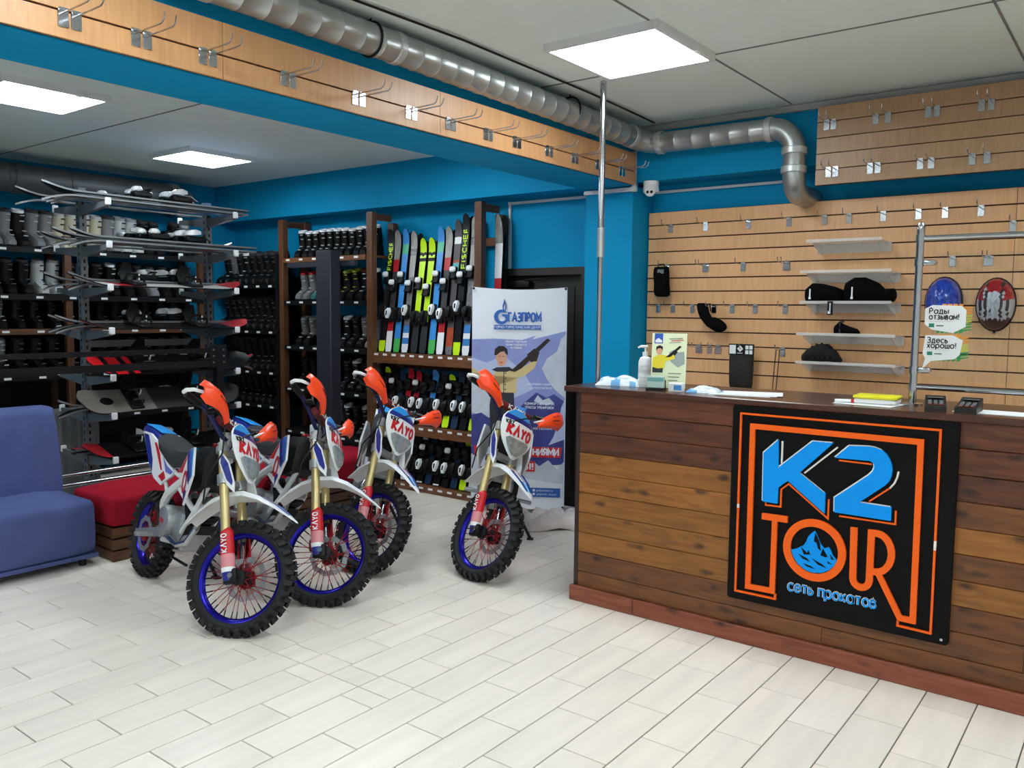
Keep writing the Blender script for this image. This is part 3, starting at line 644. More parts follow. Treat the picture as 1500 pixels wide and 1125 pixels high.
    for x, hw, z_ in ((.16, .085, .80), (.06, .085, .835), (-.06, .08, .858), (-.16, .075, .872), (-.25, .062, .878), (-.33, .045, .876), (-.37, .02, .87)):
        rf.append([(x, -hw, z_-.035), (x, -hw*.8, z_-.006), (x, 0, z_+.006), (x, hw*.8, z_-.006), (x, hw, z_-.035), (x, hw*.85, z_-.03), (x, 0, z_-.006), (x, -hw*.85, z_-.03)])
    P('rear_fender', MB().loft(rf), NAVY)
    P('fender_decal', MB().loft([[(x, -.045, z_), (x, .045, z_), (x, .04, z_+.0025), (x, -.04, z_+.0025)] for x, z_ in ((-.0, .858), (-.08, .868), (-.2, .880), (-.29, .884))]), BLUE)
    # side number panels and shrouds
    def panel(pts, mats_i, sd, dy=0, th=.004):
        m = MB(); yf = lambda x: -(.088+.165*max(0, x-.42)*1.2+.03*max(0, .1-x)*.0)-dy
        n = len(pts); a = [(x, sd*-(yf(x)), z_) for x, z_ in pts]; a = [(x, -sd*abs(yf(x)), z_) for x, z_ in pts]
        b_ = [(x, y+sd*th, z_) for x, y, z_ in a]
        m.add(a+b_, [tuple(range(n)), tuple(range(2*n-1, n-1, -1))]+[(i, (i+1) % n, n+(i+1) % n, n+i) for i in range(n)], mats_i)
        return m
    def join(*ms):
        o = MB()
        for q in ms: o.add(q.v, q.f, 0); o.m[-len(q.f):] = q.m
        return o
    for sd in (1, -1):
        SP_ = [(-.19, .845), (-.06, .845), (.05, .815), (.14, .775), (.27, .715), (.39, .685), (.365, .65), (.29, .615), (.22, .575), (.10, .60), (-.02, .675), (-.10, .76)]
        q = P('side_panel', panel(SP_, 0, sd, .004, .014), WHITE, smooth=False)
        P('panel_decal', join(panel([(-.17, .835), (-.10, .765), (-.02, .68), (.06, .63), (.04, .70), (-.03, .78), (-.09, .835)], 0, sd, .0055), panel([(.20, .735), (.27, .66), (.345, .655), (.375, .675), (.28, .695)], 1, sd, .0055),
                              panel([(.03, .80), (.10, .74), (.19, .66), (.21, .66), (.14, .75), (.06, .805)], 2, sd, .0055), panel([(.17, .62), (.24, .60), (.28, .625), (.24, .66)], 2, sd, .0058)), [NAVY, mat('violet_decal', '#6d74c4', .4), RED], q, smooth=False)
        SH = [(.785, .862), (.852, .722), (.79, .63), (.735, .545), (.70, .60), (.665, .632), (.60, .66), (.50, .688), (.555, .735), (.64, .80), (.70, .84)]
        q = P('tank_shroud', panel(SH, 0, sd, .004, .012), WHITE, smooth=False)
        m = join(panel([(.70, .836), (.745, .848), (.822, .72), (.785, .665)], 0, sd, .0055), panel([(.745, .848), (.778, .855), (.843, .722), (.822, .70)], 1, sd, .0055), panel([(.655, .805), (.70, .836), (.775, .69), (.758, .675)], 3, sd, .0055),
                 panel([(.51, .692), (.56, .732), (.65, .80), (.655, .78), (.62, .735), (.60, .70)], 2, sd, .0055), panel([(.70, .61), (.735, .56), (.77, .62), (.75, .63)], 3, sd, .0055))
        def wrap(mb, e):
            o = MB(); o.f = list(mb.f); o.m = list(mb.m)
            o.v = [(x, sd*(-(.088+.165*max(0, x-.42)*1.2)-e-.3*abs(y)), z_) for x, y, z_ in mb.v]; return o
        rr = MB().ring2([(.690+.050*math.cos(2*PI*k/20), .665+.062*math.sin(2*PI*k/20)) for k in range(20)], [(.690+.028*math.cos(2*PI*k/20), .665+.038*math.sin(2*PI*k/20)) for k in range(20)], -.001, 0, 2)
        P('shroud_decal', join(m, wrap(rr, .0068)), [mat('mid_blue_decal', '#4a63c8', .35), BLUE, RED, NAVY], q, smooth=False)
        tx_ = MB().stext('KRZ', .036, .24, 0, .001)
        c_, s_ = math.cos(.55), math.sin(.55)
        m2_ = MB(); m2_.f = list(tx_.f); m2_.m = list(tx_.m)
        m2_.v = [(.728+x*c_+z_*s_, y, .715-x*s_+z_*c_) if sd > 0 else (.80-x*c_-z_*s_, y, .675-x*s_*0+z_*c_) for x, y, z_ in tx_.v]
        P('shroud_lettering', wrap(m2_, .0082), NAVY, q, smooth=False)
    # ---- steering parts in the fork frame (x fwd, y left, z along the fork)
    fw = P('front_wheel', tyre(RFW, .080, 33, .222), RUBBER)
    P('rim', rim(.217, .042), RIMB, fw)
    P('spoke', spokes(.20, .036, 36, .03), [REDA, BLACKM], fw, kind='stuff')
    P('hub', MB().lathe([(.02, -.06), (.04, -.05), (.04, -.03), (.024, -.025), (.024, .025), (.04, .03), (.04, .05), (.02, .06)], 20), BLACKM, fw)
    P('brake_disc', disc(.11, .082, .004), ALU, fw, loc=(0, .05, 0))
    P('disc_carrier', disc(.05, .03, .004), REDA, fw, loc=(0, .052, 0))
    P('axle', MB().cyl((0, -.118, 0), (0, .118, 0), .009, 10).cyl((0, -.122, 0), (0, -.112, 0), .014, 6), CHROME, fw)
    st = [fw]
    for sd in (-1, 1):
        y = sd*.088
        g = P('fork_leg', MB().cyl((0, y, .20), (0, y, .52), .0235, 16).cyl((0, y, .52), (0, y, .69), .0235, 16), GOLD)
        P('fork_tube', MB().cyl((0, y, .03), (0, y, .21), .0185, 14), CHROME, g)
        P('fork_cap', MB().cyl((0, y, .685), (0, y, .70), .025, 14).cyl((0, y, .70), (0, y, .708), .014, 6), ALU, g)
        P('axle_lug', MB().rbox((.018, y, .0), (.075, .034, .075), .012, 2).cyl((0, y, .0), (0, y, .06), .022, 12), BLACK, g)
        gu = MB()
        secs = [(-.02, .022, 4), (.018, .027, 4), (.022, .028, 2), (.04, .030, 2), (.045, .030, 1), (.105, .031, 1), (.11, .031, 0), (.225, .028, 0), (.245, .018, 3)]
        for (z0, w0, c0), (z1, w1, c1) in zip(secs, secs[1:]):
            ring = lambda z_, w_: [(w_*math.cos(a_)*1.15+.006, y+w_*math.sin(a_), z_) for a_ in [math.radians(a__)+(-PI/2 if sd < 0 else PI/2) for a__ in range(-110, 111, 22)]]+[((w_-.004)*math.cos(a_)*1.15+.006, y+(w_-.004)*math.sin(a_), z_) for a_ in [math.radians(a__)+(-PI/2 if sd < 0 else PI/2) for a__ in range(110, -111, -22)]]
            gu.loft([ring(z0, w0), ring(z1, w1)], c0)
        P('fork_guard', gu, [RED, mat('pale_red_decal', '#d88a90', .4), WHITE, WHITE, NAVY], g)
        tx_ = MB().stext('KAYO', .028, .2, 0, .001)
        Mx = (T(.006, -.122, .118) if sd < 0 else T(.006, .122, .118) @ RZ(PI)) @ RY(-PI/2) @ T(0, 0, -.014)
        P('guard_lettering', MB().add(tx_.v, tx_.f, 0, Mx), WHITE, g, smooth=False)
        st.append(g)
    cl_ = MB()
    for z_, h_ in ((.50, .05), (.662, .032)):
        for sd in (-1, 1): cl_.cyl((0, sd*.088, z_-h_/2), (0, sd*.088, z_+h_/2), .034, 16)
        cl_.rbox((-.012, 0, z_), (.05, .15, h_*.8), .01, 1)
    st.append(P('triple_clamp', cl_, ALU))
    st.append(P('caliper', MB().rbox((-.062, .06, .075), (.05, .04, .075), .01, 1), REDA))
    # front fender
    ff = []
    for p_, q_, hw, dr_ in ((-.235, .338, .052, .012), (-.17, .385, .062, .02), (-.09, .424, .070, .024), (0, .440, .076, .026), (.09, .428, .082, .026), (.17, .388, .08, .024), (.25, .325, .062, .018), (.31, .262, .034, .008), (.345, .222, .006, .002)):
        ff.append([(p_, -hw, q_-dr_), (p_, -hw*.72, q_), (p_, 0, q_+.004), (p_, hw*.72, q_), (p_, hw, q_-dr_), (p_, hw*.95, q_-dr_-.004), (p_, 0, q_-.004), (p_, -hw*.95, q_-dr_-.004)])
    f_ = P('front_fender', MB().loft(ff), WHITE)
    def fstrip(i0, i1, u0, u1, dz=.003):
        rr = []
        for i in range(i0, i1+1):
            a_ = Vector(ff[i][1]); b_ = Vector(ff[i][3]); c_ = Vector(ff[i][0]) if u0 < -.5 else None
            nrm = Vector((.5, 0, .85))*dz
            p1 = a_.lerp(b_, u0)+nrm; p2 = a_.lerp(b_, u1)+nrm; rr.append([p1, p2, p2-nrm*.6, p1-nrm*.6])
        return rr
    P('fender_decal', MB().loft(fstrip(5, 7, .0, .22), 0).loft(fstrip(5, 7, .78, 1.0), 0).loft(fstrip(6, 7, .26, .42), 1).loft(fstrip(6, 7, .58, .74), 1), [NAVY, BLUE], f_, smooth=False)
    P('fender_mark', MB().loft(fstrip(4, 5, .3, .5), 0).loft(fstrip(5, 6, .45, .62), 0), RED, f_, smooth=False)
    st.append(f_)
    # number plate with headlight
    hwf = [(z_*.84+.128, h_*1.2) for z_, h_ in ((.42, .012), (.46, .05), (.51, .085), (.56, .108), (.62, .120), (.68, .118), (.72, .108), (.76, .085), (.79, .052), (.812, .02))]
    zq = lambda z_: z_*.84+.128
    def pp(y_, z_, e=0): return (.092-1.05*y_*y_+.02*math.sin((z_-.42)*7)+e-.22*max(0, z_-.68), y_, z_)
    def prow(z_, hw, e=0, n=10): return [pp(hw*(2*k/n-1), z_, e) for k in range(n+1)]
    def psheet(rows, th=.004, mi=0, e=0, fr=1.0):
        m = MB(); n = 10; R_ = len(rows); vs = []
        for z_, hw in rows: vs += prow(z_, hw*fr, e)
        for z_, hw in rows: vs += prow(z_, hw*fr, e-th)
        fs = []; W_ = n+1; N_ = R_*W_
        for i in range(R_-1):
            for j in range(n):
                a_ = i*W_+j; fs += [(a_, a_+1, a_+W_+1, a_+W_), (N_+a_, N_+a_+W_, N_+a_+W_+1, N_+a_+1)]
            fs += [(i*W_, (i+1)*W_, N_+(i+1)*W_, N_+i*W_), (i*W_+n, N_+i*W_+n, N_+(i+1)*W_+n, (i+1)*W_+n)]
        fs += [tuple(list(range(W_))+[N_+k for k in range(W_-1, -1, -1)]), tuple([N_-W_+k for k in range(W_)]+[2*N_-W_+k for k in range(W_-1, -1, -1)])]
        return m.add(vs, fs, mi)
    np_ = P('number_plate', psheet(hwf, .006), WHITE)
    def rows(z0, z1, n=5):
        o = []
        for k in range(n+1):
            z_ = z0+(z1-z0)*k/n
            for (a_, ha), (b_, hb) in zip(hwf, hwf[1:]):
                if a_ <= z_ <= b_: o.append((z_, ha+(hb-ha)*(z_-a_)/(b_-a_))); break
        return o
    P('plate_stripe', psheet(rows(zq(.745), zq(.805)), .002, 0, .0015, .95), BLUE, np_)
    P('plate_stripe', psheet(rows(zq(.705), zq(.745)), .002, 0, .0015, .95), NAVY, np_)
    P('headlight', psheet([(zq(.445), .02), (zq(.48), .058), (zq(.52), .085), (zq(.555), .098), (zq(.568), .08)], .01, 0, .012), LENS, np_)
    def onplate(tm, y0, z0, e=.0025):
        o = MB(); o.f = list(tm.f); o.m = list(tm.m)
        o.v = [pp(y0+x, z0+z_, e-(y+.0005)) for x, y, z_ in tm.v]; return o
    P('plate_lettering', onplate(MB().stext('KRZ', .026, .24, 0, .001), -.115, zq(.664)), BLACK, np_, smooth=False)
    P('plate_lettering', onplate(MB().stext('KAYO', .064, .27, 0, .001, width=.20, slant=.15), -.10, zq(.590)), RED, np_, smooth=False)
    # side deflector under plate
    for sd in (-1, 1):
        st.append(P('fork_shroud', MB().prism([(.0, .66), (.05, .58), (.075, .46), (.07, .41), (.03, .46), (-.005, .58)], sd*.118-.003, sd*.118+.003, 0).prism([(.008, .635), (.045, .57), (.066, .47), (.06, .45), (.033, .485), (.004, .58)], sd*.1225-.0012, sd*.1225+.0012, 1), [WHITE, NAVY], smooth=False))
    st.append(np_)
    # handlebar
    hb = [(-.03, -.37, .885), (-.03, -.30, .878), (-.03, -.22, .868), (-.02, -.16, .83), (-.0, -.09, .735), (0, -.04, .722), (0, .04, .722), (-.0, .09, .735), (-.02, .16, .83), (-.03, .22, .868), (-.03, .30, .878), (-.03, .37, .885)]
    h = P('handlebar', MB().tube(hb, .0125, 10), mat('navy_handlebar', '#1c2258', .35, .4))
    for sd in (-1, 1):
        P('grip', MB().cyl((-.03, sd*.385, .886), (-.03, sd*.255, .873), .0185, 12), BLACK, h)
        P('lever', MB().tube([(.02, sd*.19, .852), (.045, sd*.26, .86), (.052, sd*.36, .868)], .0055, 7), GREY, h)
        P('lever_perch', MB().rbox((.0, sd*.19, .845), (.05, .035, .03), .006, 1), BLACK, h)
        G = []
        for u in [k/8 for k in range(9)]:
            yy = sd*(.395-.22*u); x = .055+.055*math.sin(u*PI*.75+.35); zc = .878-.10*u*u; hh = .062*(1-.75*u**2.2)+.004*(u < .99)
            if u == 0: hh = .03
            G.append([(x-.02, yy+sd*.012*0, zc+hh), (x+.006, yy, zc+hh*.55), (x+.012, yy, zc), (x+.006, yy, zc-hh*.7), (x-.016, yy, zc-hh), (x-.02, yy, zc-hh), (x, yy, zc-hh*.6), (x+.004, yy, zc), (x, yy, zc+hh*.5), (x-.024, yy, zc+hh)])
        g = P('hand_guard', MB().loft(G), ORANGE)
        P('guard_slot', MB().tube([G[3][1], G[5][1]], .003, 5).tube([Vector(G[3][2])+Vector((.002, 0, .0)), Vector(G[5][2])+Vector((.002, 0, 0))], .003, 5), DRED, g)
        P('guard_bar', MB().tube([(-.03, sd*.40, .887), (-.005, sd*.418, .886), (.03, sd*.405, .884), (.075, sd*.33, .875), (.095, sd*.22, .83), (.06, sd*.15, .79)], [.011, .011, .010, .008, .006, .006], 8), WHITE, g)
        st.append(g)
    P('bar_pad', MB().tube([(.012, -.13, .815), (.012, .13, .815)], .026, 12), DRED, h)
    P('pad_lettering', MB().stext('KAYO', .03, .2, 0, .001, 0, T(.041, -.075, .80) @ RZ(PI/2), width=.15), WHITE, h, smooth=False)
    P('bar_clamp', MB().rbox((0, -.04, .705), (.04, .03, .045), .006, 1).rbox((0, .04, .705), (.04, .03, .045), .006, 1), ALU, h)
    st.append(h)
    st.append(P('brake_hose', MB().tube([(.02, -.19, .845), (.05, -.14, .80), (.03, -.15, .62), (-.05, -.17, .50), (-.09, -.14, .38)], .0045, 6), BLACK))
    st.append(P('throttle_cable', MB().tube([(.0, .2, .85), (.09, .13, .80), (.13, .02, .76), (.08, -.08, .70), (-.04, -.05, .62)], .0045, 6), BLACK))
    return t, [q.name for q in st]
def steer_matrix(s):
    c26, s26 = math.cos(math.radians(26)), math.sin(math.radians(26))
    ax = Vector((-s26, 0, c26)); pf = Vector((c26, 0, s26)); lf = Vector((0, 1, 0))
    X_ = pf*math.cos(s)+lf*math.sin(s); Y_ = -pf*math.sin(s)+lf*math.cos(s)
    return Matrix(((X_.x, Y_.x, ax.x, 1.17), (X_.y, Y_.y, ax.y, 0), (X_.z, Y_.z, ax.z, .256), (0, 0, 0, 1)))
bike0, steer_names = make_bike()
POSES = (((-4.752, 2.585), -.18, .632, .191, 'white dirt bike with orange hand guards beside the blue sofa, leftmost and nearest'),
         ((-4.764, 3.155), -.208, .716, .256, 'white dirt bike standing directly behind the leftmost one, second from the sofa'),
         ((-4.715, 4.290), -.754, .759, .234, 'white dirt bike nearest the wooden ski rack, third from the sofa'),
         ((-3.868, 4.835), -.994, .784, .198, 'white dirt bike standing alone in front of the roll-up banner'))
kk = list(bike0.children); base_kids = [(c, list(c.children)) for c in kk]
for i, ((x, y), b_, s_, l_, lab) in enumerate(POSES):
    if i == 0: root = bike0; ch = [(c.name, c) for c, _ in base_kids]
    else:
        root = bike0.copy(); C.objects.link(root); ch = []
        for c0, gs in base_kids:
            c = c0.copy(); C.objects.link(c); c.parent = root; ch.append((c0.name, c))
            for g0 in gs:
                g = g0.copy(); C.objects.link(g); g.parent = c
    tag(root, lab, 'motorcycle', 'parked dirt bikes')
    root.location = (x, y, 0); root.rotation_euler = (-l_, 0, b_)
    M_ = steer_matrix(s_)
    for n_, c in ch:
        if n_ in steer_names:
            c.matrix_local = M_ @ (T(.03, 0, 0) if n_.startswith('front_wheel') else Matrix())

# ------------------------------------------------------------------ sofa and bench
t = thing('sofa', 'blue fabric sofa with a high back at the left edge of the room', 'sofa', (-5.18, 2.52, 0))
def seg_soft(m, x0, x1, y0, y1, z0, z1, r=.05, wob=.006, mi=0):
    """cushion with crowned top and slight wrinkles"""
    bm = bmesh.new(); bmesh.ops.create_cube(bm, size=1)
    bmesh.ops.subdivide_edges(bm, edges=bm.edges[:], cuts=9, use_grid_fill=True)
    cx, cy, cz = (x0+x1)/2, (y0+y1)/2, (z0+z1)/2; hx, hy, hz = (x1-x0)/2, (y1-y0)/2, (z1-z0)/2
    for v in bm.verts:
        p = Vector((v.co.x*2*hx, v.co.y*2*hy, v.co.z*2*hz)); q = Vector([max(-h+r, min(h-r, c)) for c, h in zip(p, (hx, hy, hz))]); d = p-q
        if d.length > 1e-6: p = q+d.normalized()*r*min(1, d.length/r) if d.length > r else q+d
        p += Vector((math.sin(p.z*23+p.y*9), 0, math.sin(p.y*11+p.x*7+p.z*5)))*wob*.5
        v.co = p+Vector((cx, cy, cz))
    bm.verts.index_update(); m.add([v.co[:] for v in bm.verts], [[v.index for v in f.verts] for f in bm.faces], mi); bm.free(); return m
obj('seat', seg_soft(MB(), -.62, .0, -1.75, 0, .06, .42, .06), SOFA, t, ang=60)
bk = MB(); yy0, yy1 = -1.75, -.0
secs = []
for z_, x0, x1 in ((.30, -.63, -.46), (.42, -.65, -.47), (.55, -.66, -.485), (.75, -.69, -.51), (.90, -.71, -.53), (.945, -.70, -.55), (.955, -.68, -.58)):
    e = .0 if z_ < .9 else (.012 if z_ < .95 else .03)
    secs.append([(x0, yy0+e, z_), (x1, yy0+e, z_), (x1+.008, yy0*.66, z_), (x1, yy0*.33, z_), (x1, yy1-e, z_), (x0, yy1-e, z_)])
obj('backrest', bk.loft(secs), SOFA, t, ang=60)
obj('hem', MB().span((-.60, -1.74, .05), (-.004, -.006, .075)), SOFA, t, smooth=False)
for x, y in ((-.06, -.08), (-.56, -.08), (-.06, -1.68), (-.56, -1.68)): obj('leg', MB().cyl((x, y, 0), (x, y, .06), .022, 10), BLACK, t)
t = thing('bench', 'red padded bench on dark wooden crates running behind the dirt bikes', 'bench', (-5.09, 2.57, 0))
obj('seat_cushion', seg_soft(MB(), -.56, .0, .0, 2.38, .215, .43, .05, .004), REDF, t, ang=60)
for y0 in (.01, 1.22):
    for z_ in (.0, .075, .15):
        obj('crate_board', MB().box((0, 0, 0), (1.14, .022, .062)), RACKW, t, loc=(-.06, y0+.57, z_+.034), rot=(0, 0, PI/2), smooth=False)
        obj('crate_board', MB().box((0, 0, 0), (.46, .022, .062)), RACKW, t, loc=(-.30, y0+.02, z_+.034), smooth=False)
    obj('crate_body', MB().span((-.53, y0+.035, .003), (-.075, y0+1.13, .212)), mat('crate_dark', '#2a1712', .7), t, smooth=False)

# ------------------------------------------------------------------ skis
def ski_mesh(L, w_, segs, tipcurve=.032, edge=0):
    """segs: (fraction, material index) along the front face; index 0 = black base and edges"""
    zs = sorted(set([0, .012, .03, .06] + [f for f, _ in segs if 0 < f < 1] + [.12, .25, .4, .55, .7, .8, .87, .91, .945, .97, .988, 1]))
    R_ = []
    for f in zs:
        k = 1.0-.16*math.sin(PI*min(1, max(0, (f-.08)/.8)))
        if f > .93: k *= math.sqrt(max(.02, 1-((f-.93)/.07)**2.2))
        if f < .02: k *= .86
        y = -tipcurve*max(0, (f-.86)/.14)**2; R_.append((f*L, w_/2*k, y))
    m = MB(); vs = []
    for z_, h, y in R_: vs += [(-h, y-.006, z_), (h, y-.006, z_), (h, y+.007, z_), (-h, y+.007, z_)]
    fs = []; ms = []
    for i in range(len(R_)-1):
        f = (zs[i]+zs[i+1])/2; c = 0
        for ff, cc in segs:
            if f > ff: c = cc
        a, b = i*4, i*4+4
        for j in range(4): fs.append((a+j, a+(j+1) % 4, b+(j+1) % 4, b+j)); ms.append(c if j == 0 else (edge if j in (1, 3) else 0))
    n = len(R_)*4; fs += [(0, 3, 2, 1), (n-4, n-3, n-2, n-1)]; ms += [0, 0]
    m.v = vs; m.f = fs; m.m = ms; return m
toe_m = lambda: MB().rbox((0, -.022, 0), (.062, .032, .11), .008, 1, 0).rbox((0, -.045, .03), (.066, .03, .05), .012, 1, 1).tube([(-.03, -.03, -.02), (-.036, -.05, -.045), (.036, -.05, -.045), (.03, -.03, -.02)], .005, 5, 0)
heel_m = lambda: MB().rbox((0, -.022, 0), (.058, .034, .13), .008, 1, 0).loft([[(-.012, -.05, -.035), (.012, -.05, -.035), (.010, -.066, -.035), (-.010, -.066, -.035)], [(-.024, -.045, .0), (.024, -.045, .0), (.020, -.074, .005), (-.020, -.074, .005)], [(-.027, -.042, .035), (.027, -.042, .035), (.022, -.07, .035), (-.022, -.07, .035)], [(-.016, -.042, .062), (.016, -.042, .062), (.012, -.056, .06), (-.012, -.056, .06)]], 1).box((0, -.074, .012), (.014, .003, .04), 0).tube([(-.034, -.03, .05), (-.046, -.035, -.03), (-.05, -.01, -.075)], .004, 5, 0).tube([(.034, -.03, .05), (.046, -.035, -.03), (.05, -.01, -.075)], .004, 5, 0)
TOE, HEEL = {}, {}
def get_part(cache, key, mk, mats):
    if key not in cache:
        o = obj('tmp', mk(), mats); cache[key] = o.data; bpy.data.objects.remove(o)
    return cache[key]
def part_from(name, me, parent, loc=(0, 0, 0), rot=(0, 0, 0)):
    o = bpy.data.objects.new(name, me); C.objects.link(o); o.parent = parent; o.location = loc; o.rotation_euler = rot; return o
SKIM = {}
def ski_pair(label, loc, rot, L, style, group, bind=(.34, .58), w_=.078, white=True, letter=None, name='ski_pair', hw=None):
    t = thing(name, label, 'skis', loc, rot, group)
    flat = abs(rot[0]+PI/2) < .01; key = (round(L, 2), style, w_, flat)
    if key not in SKIM:
        mats, segs = STYLES[style]
        o = obj('tmp', ski_mesh(L, w_, segs, .05 if flat else .032, len(mats)+1 if flat else 0), [BLACK]+mats+[mat('steel_edge', '#85888b', .4, .5)]); SKIM[key] = o.data; bpy.data.objects.remove(o)
    part_from('ski', SKIM[key], t, (0, -.02, 0))
    part_from('ski', SKIM[key], t, (.004, .012, 0), (0, 0, PI))
    for f, cache, mk, nm in ((bind[0], HEEL, heel_m, 'heel_binding'), (bind[1], TOE, toe_m, 'toe_binding')):
        q_ = white if (nm == 'toe_binding' or hw is None) else hw
        part_from(nm, get_part(cache, q_, mk, [BLACK, WHITE if q_ else BLACKM]), t, (0, -.022, L*f)).scale = (1.25, 1.5, 1.3) if flat else (1, 1, 1)
    if letter:
        tx_, col, fz, hgt = letter
        m = MB().stext(tx_, w_*.55, .2, 0, .0012, 0, T(w_*.28, -.0268, L*fz) @ RY(-PI/2), width=hgt)
        obj('ski_lettering', m, col, t, smooth=False)
    return t
STYLES = {
 'black_yellow': ([YELG, mat('ski_black', '#15161a', .3)], [(0, 1), (.09, 2)]),
 'grey_red': ([WHITE, SKIR, SKIG, mat('ski_dark_grey', '#3c3a3c', .35)], [(0, 1), (.17, 2), (.27, 4), (.66, 2), (.76, 3)]),
 'blue': ([GREEN, SKYB, mat('ski_teal', '#49b78c', .35)], [(0, 1), (.11, 2), (.80, 3), (.88, 2)]),
 'grey_pattern': ([mat('ski_light_blue', '#3d7fc0', .35), WHITE, SKIP, SKIG], [(0, 2), (.07, 1), (.12, 2), (.16, 1), (.22, 3), (.62, 4), (.8, 3), (.86, 4)]),
 'yellow': ([mat('ski_charcoal', '#2c2d2f', .45), YELG, BLACKM], [(0, 1), (.27, 2), (.80, 3), (.83, 2), (.855, 3), (.875, 2)]),
 'dark_orange': ([SKIP, SKIO, mat('ski_dark_grey2', '#4a4648', .35), mat('ski_turq', '#58a5a8', .35), WHITE], [(0, 1), (.06, 2), (.2, 3), (.58, 4), (.68, 2), (.7, 3), (.82, 5), (.87, 3)]),
 'white_red': ([WHITE, SKIG, SKIR], [(0, 1), (.2, 3), (.3, 2), (.7, 3), (.78, 1), (.9, 2)]),
 'red_black': ([SKIR, BLACKM], [(0, 1), (.2, 2), (.75, 1), (.85, 2), (.9, 1)]),
 'dark': ([mat('ski_black', '#15161a', .3)], [(0, 1)]),
 'dark_white': ([mat('ski_black', '#15161a', .3), WHITE], [(0, 2), (.03, 1), (.95, 2)]),
 'kid_yellow': ([YELG, mat('ski_black', '#15161a', .3)], [(0, 1), (.22, 2), (.9, 1)]),
 'kid_red': ([WHITE, SKIR], [(0, 1), (.3, 2)]),
 'kid_navy': ([mat('ski_navy', '#16304a', .4)], [(0, 1)]),
 'kid_blue': ([SKYB, WHITE], [(0, 1), (.2, 2), (.3, 1)]),
}
# wooden ski rack
RX0, RX1, RYF, RYB = -5.75, -4.46, 5.33, 5.66
t = thing('ski_rack', 'brown wooden ski rack with three tiers of upright skis left of the banner', 'rack', (RX0, RYF, 0))
def rl(x, y, z): return (x-RX0, y-RYF, z)
for x in (RX0, RX1):
    for y, h in ((RYF+.03, 2.50), (RYB-.03, 2.42)):
        obj('post', MB().box((0, 0, 0), (h, .06, .072)), RACKW, t, loc=rl(x, y, h/2), rot=(0, PI/2, 0), smooth=False)
    for z_ in (2.46, 1.17, .55, .03):
        obj('side_rail', MB().box((0, 0, 0), (RYB-RYF-.12, .025, .06)), RACKW, t, loc=rl(x, (RYF+RYB)/2, z_), rot=(0, 0, PI/2), smooth=False)
for z_, fh in ((1.225, .095), (.585, .085), (.06, .055)):
    obj('shelf_board', MB().box((0, 0, 0), (RX1-RX0-.075, .30, .02)), SHELFW, t, loc=rl((RX0+RX1)/2, 5.50, z_-.011), smooth=False)
    obj('front_board', MB().box((0, 0, 0), (RX1-RX0-.075, .022, fh)), SHELFW, t, loc=rl((RX0+RX1)/2, 5.345, z_-fh/2), smooth=False)
    for k in range(11):
        obj('price_tag', MB().box((0, 0, 0), (.052, .002, .018)), WHITEP, t, loc=rl(RX0+.085+k*.113, 5.333, z_-.018), smooth=False)
obj('back_rail', MB().box((0, 0, 0), (RX1-RX0-.075, .025, .07)), RACKW, t, loc=rl((RX0+RX1)/2, 5.655, 2.20), smooth=False)
obj('back_rail', MB().box((0, 0, 0), (RX1-RX0-.075, .025, .06)), RACKW, t, loc=rl((RX0+RX1)/2, 5.655, 1.10), smooth=False)
obj('back_rail', MB().box((0, 0, 0), (RX1-RX0-.075, .025, .06)), RACKW, t, loc=rl((RX0+RX1)/2, 5.655, .50), smooth=False)
UP = [(-5.672, 2.349, 'black_yellow', 'black ski pair with yellow lettering, leftmost in the top tier of the wooden rack', ('FISCHER', YELG, .67, .26), .8),
 (-5.585, 2.337, 'grey_red', 'grey and red ski pair between black lettered skis and blue skis, top tier left', None, .65),
 (-5.482, 2.345, 'blue', 'blue ski pair with green tail, left one of the two blue pairs', None, .4),
 (-5.378, 2.32, 'grey_pattern', 'grey patterned ski pair between blue skis and fluorescent yellow skis', None, .55),
 (-5.264, 2.25, 'yellow', 'fluorescent yellow ski pair, left one of the two yellow pairs', None, .4),
 (-5.158, 2.255, 'yellow', 'fluorescent yellow ski pair, right one of the two yellow pairs', None, .4),
 (-5.049, 2.342, 'blue', 'blue ski pair with green tail, right one of the two blue pairs', None, .4),
 (-4.952, 2.338, 'grey_red', 'grey and red ski pair right of the second blue pair in the top tier', None, .65),
 (-4.845, 2.396, 'dark_orange', 'dark ski pair with orange tail and white sticker on its tip, top tier', None, .6),
 (-4.757, 2.44, 'black_yellow', 'tallest black ski pair with yellow lettering and yellow tail, right of top tier', ('FISCHER', YELG, .615, .35), .5),
 (-4.655, 2.404, 'grey_pattern', 'patterned ski pair with blue and white tail beside the right rack post', None, .5)]
for i, (x, zt, st_, lab, let, _) in enumerate(UP):
    ln = math.atan2(.17, zt-1.25)
    up_ = ski_pair(lab, (x, 5.43, 1.2275), (-ln, -.022, 0), (zt-1.228)/math.cos(ln), st_, 'skis in the top tier of the wooden rack', (.30 if i % 3 else .33, .54 if i % 2 else .60), letter=let, hw=i in (1, 3, 6, 7, 9))
    if st_ == 'yellow': obj('chevron_mark', MB().prism([(-.034, .90), (0, .87), (.034, .90), (.034, .925), (0, .895), (-.034, .925)], -.0272, -.0262), BLACK, up_, smooth=False)
    if st_ == 'dark_orange': obj('sticker', MB().rbox((0, -.027, 1.0), (.045, .002, .06), .001, 1), WHITEP, up_)
ski_pair('white and red ski pair standing outside the right post of the wooden rack', (-4.355, 5.40, 0), (-.075, -.02, 0), 2.42, 'white_red', 'skis in the top tier of the wooden rack', (.36, .5))
kid = ['kid_yellow', 'dark', 'kid_navy', 'kid_red', 'kid_red', 'dark', 'kid_blue', 'dark', 'kid_yellow', 'kid_navy', 'dark', 'kid_yellow']
